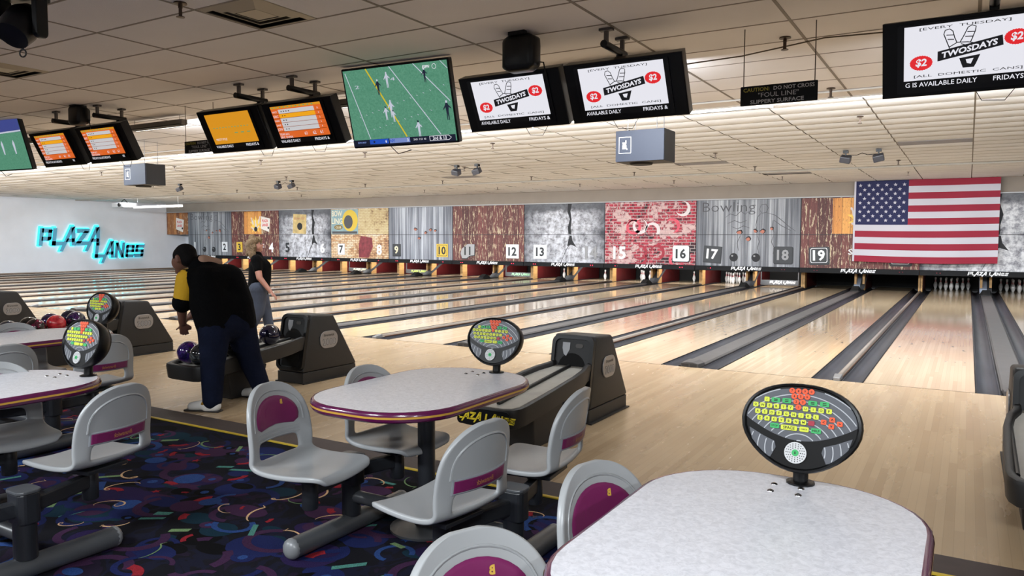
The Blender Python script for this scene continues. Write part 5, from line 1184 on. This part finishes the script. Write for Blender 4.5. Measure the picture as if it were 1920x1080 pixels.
# hanging strip lamps, dark side to the seats
for k, c in PAIRS:
    if k < 5: continue
    t = thing('strip_lamp', {9: 'strip lamp hidden behind the advert monitors', 8: 'strip lamp half hidden by the football television', 7: 'strip lamp above the half hidden caution sign', 10: 'strip lamp behind the last monitor'}.get(k, f'strip lamp over the approach, in line with the {ART[k]}'), 'strip lamp', (c, -2.52, 3.12), 0, 'strip lamps over the approach')
    MB().box((0, 0, 0), (1.2, .09, .07)).obj('channel', mat('lamp_channel', (116, 112, 108), .5), t, bevel=.006); MB().box((0, -.02, -.038), (1.16, .12, .012)).obj('reflector', BLACKM, t)
    MB().tube([(-.56, .06, -.03), (.56, .06, -.03)], .013, 8).obj('tube', mat('lamp_tube', (255, 250, 240), .4, emit=3), t)
    for s in (-.5, .5): m = MB(); chain(m, s, 0, .03, HN - 3.12); m.obj('hanger', ALU, t)
    t = thing('strip_lamp', f'slim strip lamp at the ceiling lip, in line with the {ART[k]}', 'strip lamp', (c + .16, .66, 3.205), 0, 'slim strip lamps at the ceiling lip')
    MB().box((0, 0, 0), (1.2, .05, .022)).obj('channel', BLACKM, t); MB().tube([(-.585, 0, .022), (.585, 0, .022)], .013, 8).obj('tube', MATS['lamp_tube'], t); MB().box((.6, 0, .012), (.03, .05, .05)).obj('end_cap', WHITEL, t)
    [(lambda m: (chain(m, s, 0, .02, HL - 3.205), m.obj('hanger', ALU, t)))(MB()) for s in (-.5, .5)]
t = thing('strip_lamp', 'long white strip hung before the white wall', 'strip lamp', (-29.85, 12, 2.95), R(-1.2)); MB().box((0, 0, 0), (3.5, .12, .1)).obj('channel', mat('lamp_white', (214, 212, 206), .5), t, bevel=.01)
[(lambda m: (chain(m, s, 0, .05, HL - 2.95), m.obj('hanger', ALU, t)))(MB()) for s in (-1.5, 1.5)]

# sprinklers
SPR = MB().lathe([(.035, 0), (.038, -.008), (.012, -.012), (.012, -.03)], 12).box((0, 0, -.055), (.02, .008, .05)).lathe([(.004, -.075), (.024, -.078), (.024, -.082), (.004, -.084)], 10).mesh('sprinkler_head', mat('sprinkler_bronze', (70, 56, 46), .4, metal=.5), smooth=40)
def sprinkler(x, y, z, lab): 
    o = link('sprinkler_head', SPR, None, (x, y, z)); tag(o, lab, 'sprinkler', 'ceiling sprinklers')
    for s in (1.25,): o.scale = (s, s, s)
sprinkler(-.134, -2.535, HN, 'sprinkler beside the readable caution sign chains'); sprinkler(-.133, -.121, HN, 'sprinkler beyond the caution sign near the ceiling lip'); sprinkler(-3.6, -5.62, HN, 'sprinkler at the square air vent')
for j, y in enumerate((3.05, 6.7, 10.1, 13.3)):
    for i in range(0, 9 if j else 7):
        if j == 1 and i % 2 == 0: continue
        x = -.2 - 3.15 * i
        sprinkler(x, y, HL - .022, f'{"first second third fourth fifth sixth seventh eighth ninth".split()[i]} sprinkler from the flag end, {"nearest row first, second row, third row, last row before the panels".split(", ")[j].replace(" first", "")} of the lane ceiling')
# small lane spotlights
def spot(label, x, y, two=True):
    t = thing('spotlight', label, 'spotlight', (x, y, HL - .02), 0, 'small black spotlights under the lane ceiling')
    for s in ((-.3, .3) if two else (0,)):
        MB().box((s, 0, -.025), (.1, .1, .05)).box((s, 0, -.08), (.03, .03, .08)).obj('bracket', BLACK, t)
        MB().box((0, 0, 0), (.2, .16, .13)).obj('lamp_body', mat('spot_grey', (60, 60, 66), .4), t, bevel=.015, loc=(s, -.02, -.17), rot=(R(25), R(12 if s < 0 else -12), 0))
    if two: MB().tube([(-.3, 0, -.09), (-.1, 0, -.1), (0, 0, -.06), (.1, 0, -.1), (.3, 0, -.09)], .007, 6).obj('cable', BLACKM, t)
spot('twin black spotlights left of the flag top', -.67, 7.6)
spot('twin black spotlights below the orange score monitor', -17.2, 7.8)
spot('black spotlights below the television corner', -9.3, 6.3)
spot('single spotlight beside the left box speaker', -21.4, 7.1, False)
t = thing('projector', 'white ceiling projector near the white wall', 'projector', (-32.4, 12.05, HL - .02)); MB().box((0, 0, -.3), (.9, .7, .22)).obj('projector_body', mat('projector_white', (190, 190, 192), .5), t, bevel=.04)
MB().tube([(-.3, 0, -.2), (0, 0, -.02), (.3, 0, -.2)], .02, 6).obj('bracket', BLACK, t); MB().lathe([(.08, 0), (.09, .06)], 14).obj('lens', BLACKM, t, loc=(.25, -.37, -.3), rot=(R(90), 0, 0))
# slack cable under the seating ceiling
o = MB().tube([(-2.2, -2.5, 3.15), (-1.2, -2.5, 3.10), (-.5, -2.45, 3.13), (.15, -2.4, HN - .01), (.9, -2.42, 3.18), (1.6, -2.4, 3.17)], .006, 6).obj('hanging_cable', mat('cable_tan', (96, 84, 70), .6)); tag(o, 'thin tan cable sagging under the ceiling behind the caution sign', 'cable')

# ------------------------------------------------------------------ people
def capsule(mb, p0, r0, p1, r1, n=14):
    p0, p1 = Vector(p0), Vector(p1); d = p1 - p0; L = d.length
    q = (d.to_track_quat('Z', 'X') if L > 1e-5 else Matrix.Identity(3).to_quaternion()).to_matrix().to_4x4(); M = Matrix.Translation(p0) @ q; rings = []
    for k in range(5):
        a = -math.pi / 2 + math.pi / 2 * k / 4; rings.append((max(math.cos(a), .03) * r0, math.sin(a) * r0))
    for k in range(5):
        a = math.pi / 2 * k / 4; rings.append((max(math.cos(a), .03) * r1, L + math.sin(a) * r1))
    mb.lathe(rings, n, 0, M)
def fuse(name, caps, m, parent, vox=.016, it=5, extra=None):
    mb = MB()
    for c in caps: capsule(mb, *c)
    if extra: extra(mb)
    o = bpy.data.objects.new(name, mb.mesh(name, m))
    q = o.modifiers.new('r', 'REMESH'); q.mode = 'VOXEL'; q.voxel_size = vox
    q = o.modifiers.new('s', 'SMOOTH'); q.iterations = it; q.factor = .5
    me = evaluated(o); bpy.data.objects.remove(o)
    me.name = name; me.shade_smooth(); me.materials.clear(); me.materials.append(m)
    return link(name, me, parent)
def rel(base, d): return {k: tuple(Vector(v) - Vector(base)) for k, v in d.items()}
def grow_caps(caps, d): return [(a, r0 + d, b, r1 + d) for a, r0, b, r1 in caps]
def lerp(a, b, t): return tuple(Vector(a).lerp(Vector(b), t))
SKIN = mat('skin_tan', (112, 76, 62), .55, var=(8, .06)); SKINP = mat('skin_fair', (160, 112, 96), .55, var=(8, .05)); BLKC = mat('black_cloth', (5, 5, 6), .9, spec=.08, bump=(60, .4, .01)); YELC = mat('yellow_cloth', (190, 146, 14), .85, bump=(60, .4, .01)); DENIM = mat('dark_denim', (14, 19, 36), .9, spec=.1, bump=(40, .5, .012), var=(6, .2)); DENIMG = mat('grey_denim', (46, 52, 66), .85, bump=(40, .5, .012), var=(6, .2))
SHOEW = mat('shoe_white', (206, 204, 200), .45); HAIRK = mat('hair_black', (10, 8, 8), .8, spec=.15, bump=(120, .6, .01)); HAIRB = mat('hair_blond', (112, 90, 64), .7, bump=(70, .9, .03), var=(30, .25))
def hand(caps, wr, palm, side, up, s=1.):
    """five unequal fingers on a palm: wr wrist, palm knuckle centre, side across the knuckles, up thumb-side bend direction"""
    wr, palm, side, up = Vector(wr), Vector(palm), Vector(side).normalized(), Vector(up).normalized(); f = (palm - wr).normalized()
    for q in (-1, -.35, .35, 1): caps.append((tuple(wr.lerp(palm, .3) + side * .018 * q), .016 * s, tuple(palm + side * .028 * q), .014 * s))
    for q, L in ((-1, .062), (-.35, .075), (.35, .08), (1, .07)):
        a = palm + side * .028 * q; b = a + f * L * .55 * s + side * .006 * q; c = b + (f * .8 + up * .6).normalized() * L * .5 * s
        caps.append((tuple(a), .0098, tuple(b), .0092)); caps.append((tuple(b), .0092, tuple(c), .0082))
    a = wr.lerp(palm, .35) + side * .03; b = a + (side * .8 + f * .7).normalized() * .05 * s; c = b + (f + up * .4).normalized() * .035 * s
    caps.append((tuple(a), .013, tuple(b), .011)); caps.append((tuple(b), .011, tuple(c), .009))
# bowler bending over the rack
MB0 = Vector((-4.86, -4.2, 0))
J = rel(MB0, dict(head=(-5.29, -4.40, 1.385), face=(-5.36, -4.40, 1.335), neck=(-5.16, -4.33, 1.30), shL=(-5.13, -4.49, 1.19), elL=(-5.17, -4.53, .945), wrL=(-5.29, -4.44, .775), haL=(-5.33, -4.40, .70),
    chL=(-5.03, -4.37, 1.15), chR=(-5.02, -4.14, 1.16), midL=(-4.99, -4.36, .95), midR=(-4.95, -4.12, .94), pelL=(-4.93, -4.36, .75), pelR=(-4.92, -4.09, .74),
    shR=(-5.12, -4.03, 1.2), elR=(-5.37, -4.08, .97), wrR=(-5.5, -4.2, .80), haR=(-5.53, -4.26, .73), knL=(-4.83, -4.47, .40), anL=(-4.765, -4.53, .09), toeL=(-4.93, -4.59, .035), knR=(-4.89, -3.99, .38), anR=(-4.86, -3.88, .09), toeR=(-5.03, -3.93, .035)))
MB0 = MB0 + Vector((.154, -.126, 0))
man = thing('person', 'person in black shirt with yellow sleeve and dark jeans bending over the ball rack', 'person', MB0)
caps = [(J['head'], .098, lerp(J['head'], J['face'], .9), .082), (J['neck'], .068, J['head'], .062),
        (J['shL'], .075, J['elL'], .056), (J['elL'], .052, J['wrL'], .036), (J['shR'], .075, J['elR'], .054), (J['elR'], .05, J['wrR'], .035)]
fd = (Vector(J['face']) - Vector(J['head'])).normalized()
caps += [(lerp(J['head'], J['face'], 1.0), .03, tuple(Vector(J['face']) + fd * .055 + Vector((0, 0, .01))), .018), (tuple(Vector(J['face']) + Vector((0, -.0, -.055))), .04, tuple(Vector(J['face']) + fd * .04 + Vector((0, 0, -.06))), .03),
         (tuple(Vector(J['head']) + Vector((.03, -.095, -.03))), .02, tuple(Vector(J['head']) + Vector((.03, -.1, .01))), .022), (tuple(Vector(J['head']) + Vector((.03, .095, -.03))), .02, tuple(Vector(J['head']) + Vector((.03, .1, .01))), .022)]
torso = [(J['chL'], .15, J['chR'], .15), (J['midL'], .165, J['midR'], .16), (J['chL'], .15, J['midL'], .165), (J['chR'], .15, J['midR'], .16), (J['midL'], .165, J['pelL'], .145), (J['midR'], .16, J['pelR'], .145), (J['neck'], .09, lerp(J['chL'], J['chR'], .5), .15), (J['shL'], .085, J['chL'], .13), (J['shR'], .085, J['chR'], .13)]
legs = [(J['pelL'], .135, J['knL'], .085), (J['knL'], .085, J['anL'], .055), (J['pelR'], .135, J['knR'], .085), (J['knR'], .085, J['anR'], .055), (J['pelL'], .14, J['pelR'], .14)]
feet = [(J['anL'], .05, J['toeL'], .034), (J['anR'], .05, J['toeR'], .034)]
hc = []; hand(hc, J['wrL'], J['haL'], (.5, .85, 0), (-.6, .4, -.3)); hand(hc, J['wrR'], J['haR'], (.6, -.8, 0), (-.5, -.4, -.3))
fuse('body', caps + torso + legs + feet + hc, SKIN, man, .011, 3)
eye = MB()
for s in (-1, 1): eye.ball(tuple(Vector(J['head']) + fd * .118 + Vector((.5 * .0, s * .034, -.0))), .013, 8)
eye.obj('eyes', mat('eye_dark', (30, 24, 22), .3), man)
fuse('shirt', grow_caps(torso, .018) + [(J['shL'], .1, lerp(J['shL'], J['chL'], .6), .12), (J['shR'], .095, lerp(J['shR'], J['elR'], .8), .075), (J['midL'], .18, lerp(J['midL'], J['pelL'], .75), .17), (J['midR'], .175, lerp(J['midR'], J['pelR'], .75), .17)], BLKC, man, .016, 8)
sl = fuse('sleeve', [(lerp(J['shL'], J['elL'], .02), .105, lerp(J['shL'], J['elL'], .78), .088)], YELC, man, .014, 4); sl['label'] = 'yellow short sleeve'
fuse('sleeve_cuff', [(lerp(J['shL'], J['elL'], .84), .093, lerp(J['shL'], J['elL'], .9), .092)], BLKC, man, .014, 2)
fuse('collar_print', [(tuple(Vector(J['neck']) + Vector((.05, .0, .055))), .06, tuple(Vector(J['neck']) + Vector((.09, .12, .03))), .05)], mat('collar_tan', (150, 116, 96), .8), man, .012, 2)
fuse('jeans', grow_caps(legs, .022) + [(J['knL'], .11, lerp(J['knL'], J['anL'], .95), .088), (J['knR'], .11, lerp(J['knR'], J['anR'], .95), .088)], DENIM, man, .016, 6)
hh = Vector(J['head'])
fuse('hair', [(tuple(hh - fd * .02 + Vector((0, 0, .022))), .103, tuple(hh + fd * .02 + Vector((0, 0, .03))), .098), (tuple(hh - fd * .04 + Vector((.02, 0, -.03))), .085, tuple(hh - fd * .03), .09)], HAIRK, man, .012, 3)
for a, b in (('anL', 'toeL'), ('anR', 'toeR')):
    A, B = Vector(J[a]), Vector(J[b]); A2 = Vector((A.x, A.y, .05)); f = (B - A2).normalized()
    sh = fuse('shoe', [(tuple(A2 - f * .03), .052, tuple(A2 + f * .05), .055), (tuple(A2 + f * .02 + Vector((0, 0, .02))), .05, tuple(Vector((B.x, B.y, .042)) + f * .03), .042)], SHOEW, man, .01, 3)
    MB().prism([(p.x, p.y) for p in [A2 - f * .08 + f.cross(Vector((0, 0, 1))) * .045, A2 + f * .27 + f.cross(Vector((0, 0, 1))) * .04, A2 + f * .27 - f.cross(Vector((0, 0, 1))) * .04, A2 - f * .08 - f.cross(Vector((0, 0, 1))) * .045]], .001, .016).obj('sole', mat('shoe_sole', (40, 36, 34), .6), sh, bevel=.006)
    MB().tube([tuple(A2 + f * .07 + f.cross(Vector((0, 0, 1))) * s * .05 + Vector((0, 0, .03 + .03 * (1 - abs(s))))) for s in (-1, -.5, 0, .5, 1)], .016, 6).obj('shoe_stripe', mat('shoe_gold', (150, 112, 30), .5), sh)
# woman walking across the approach
WB0 = Vector((-8.22, -.97, 0))
Wd = rel(WB0, dict(head=(-8.31, -.97, 1.475), neck=(-8.30, -.97, 1.30), shN=(-8.16, -1.10, 1.235), shF=(-8.40, -.85, 1.235), elN=(-8.07, -1.12, .965), wrN=(-7.93, -1.03, .75), haN=(-7.885, -1.0, .69), elF=(-8.47, -.80, .99), wrF=(-8.42, -.74, .76), haF=(-8.39, -.72, .69),
    ch=(-8.24, -.97, 1.12), be=(-8.235, -.975, .93), pelN=(-8.19, -1.04, .78), pelF=(-8.32, -.93, .78), knF=(-8.20, -.89, .42), anF=(-8.13, -.87, .08), toeF=(-7.98, -.79, .03), knN=(-8.16, -1.07, .42), anN=(-8.27, -1.17, .13), toeN=(-8.16, -1.1, .035)))
wo = thing('person', 'person with curly blond hair in black tee and grey jeans walking by the lanes', 'person', WB0)
fw = Vector((.857, .515, 0))
caps = [(Wd['head'], .088, tuple(Vector(Wd['head']) + fw * .03 + Vector((0, 0, -.04))), .075), (Wd['neck'], .055, Wd['head'], .05), (Wd['shN'], .06, Wd['elN'], .048), (Wd['elN'], .046, Wd['wrN'], .031), (Wd['shF'], .06, Wd['elF'], .046), (Wd['elF'], .044, Wd['wrF'], .03),
        (tuple(Vector(Wd['head']) + fw * .07), .02, tuple(Vector(Wd['head']) + fw * .112 + Vector((0, 0, -.015))), .013), (tuple(Vector(Wd['head']) + fw * .06 + Vector((0, 0, -.09))), .035, tuple(Vector(Wd['head']) + fw * .075 + Vector((0, 0, -.085))), .025)]
torso = [(Wd['ch'], .15, Wd['be'], .155), (Wd['be'], .155, lerp(Wd['pelN'], Wd['pelF'], .5), .15), (Wd['shN'], .07, Wd['shF'], .07), (Wd['neck'], .07, Wd['ch'], .12), (tuple(Vector(Wd['ch']) + fw * .06), .11, tuple(Vector(Wd['be']) + fw * .04), .12), (Wd['shN'], .07, Wd['ch'], .12), (Wd['shF'], .07, Wd['ch'], .12)]
legs = [(Wd['pelN'], .125, Wd['knN'], .072), (Wd['knN'], .072, Wd['anN'], .045), (Wd['pelF'], .125, Wd['knF'], .072), (Wd['knF'], .072, Wd['anF'], .045), (Wd['pelN'], .13, Wd['pelF'], .13)]
hc = []; hand(hc, Wd['wrN'], Wd['haN'], (.515, -.857, 0), (-.4, -.2, -.6), .9); hand(hc, Wd['wrF'], Wd['haF'], (.515, -.857, 0), (-.4, -.2, -.6), .9)
fuse('body', caps + torso + legs + [(Wd['anN'], .04, Wd['toeN'], .03), (Wd['anF'], .04, Wd['toeF'], .03)] + hc, SKINP, wo, .011, 3)
MB().ball(tuple(Vector(Wd['head']) + fw * .088 + Vector((.515, -.857, 0)) * .03 + Vector((0, 0, .005))), .012, 8).ball(tuple(Vector(Wd['head']) + fw * .088 - Vector((.515, -.857, 0)) * .03 + Vector((0, 0, .005))), .012, 8).obj('eyes', MATS['eye_dark'], wo)
fuse('tee', grow_caps(torso, .014) + [(Wd['shN'], .078, lerp(Wd['shN'], Wd['elN'], .5), .07), (Wd['shF'], .078, lerp(Wd['shF'], Wd['elF'], .5), .07)], BLKC, wo, .014, 6)
fuse('jeans', grow_caps(legs, .014) + [(lerp(Wd['knN'], Wd['anN'], .3), .08, Wd['anN'], .068), (lerp(Wd['knF'], Wd['anF'], .3), .08, lerp(Wd['knF'], Wd['anF'], .95), .072)], DENIMG, wo, .014, 5)
H = Vector(Wd['head']); cu = []
hr = random.Random(3)
for _ in range(46):
    d = Vector((hr.gauss(0, 1), hr.gauss(0, 1), hr.gauss(.1, .9))).normalized(); q = d.dot(fw)
    if q > .55 and d.z < .5: continue
    p = H - fw * .025 + Vector((d.x * .105, d.y * .105, d.z * .12 - .0)); cu.append((tuple(p), hr.uniform(.03, .045), tuple(p + Vector((0, 0, -.04))), .03))
for _ in range(26):
    a = hr.uniform(1.0, 5.3); d = Vector((fw.x * math.cos(a) - fw.y * math.sin(a), fw.y * math.cos(a) + fw.x * math.sin(a), 0)); p = H - fw * .03 + d * .1 + Vector((0, 0, hr.uniform(-.17, -.05))); cu.append((tuple(p), .035, tuple(p + Vector((0, 0, -.03))), .028))
fuse('hair', cu + [(tuple(H + Vector((0, 0, .03)) - fw * .03), .1, tuple(H - fw * .05 + Vector((0, 0, -.1))), .09)], HAIRB, wo, .011, 2)
for a, b in (('anF', 'toeF'), ('anN', 'toeN')):
    A, B = Vector(Wd[a]), Vector(Wd[b]); lift = A.z - .08
    sh = fuse('shoe', [(tuple(A + Vector((0, 0, -.035))), .045, tuple(B + Vector((0, 0, .008))), .036)], SHOEW, wo, .01, 2)
bpy.data.scenes.remove(_tmp)
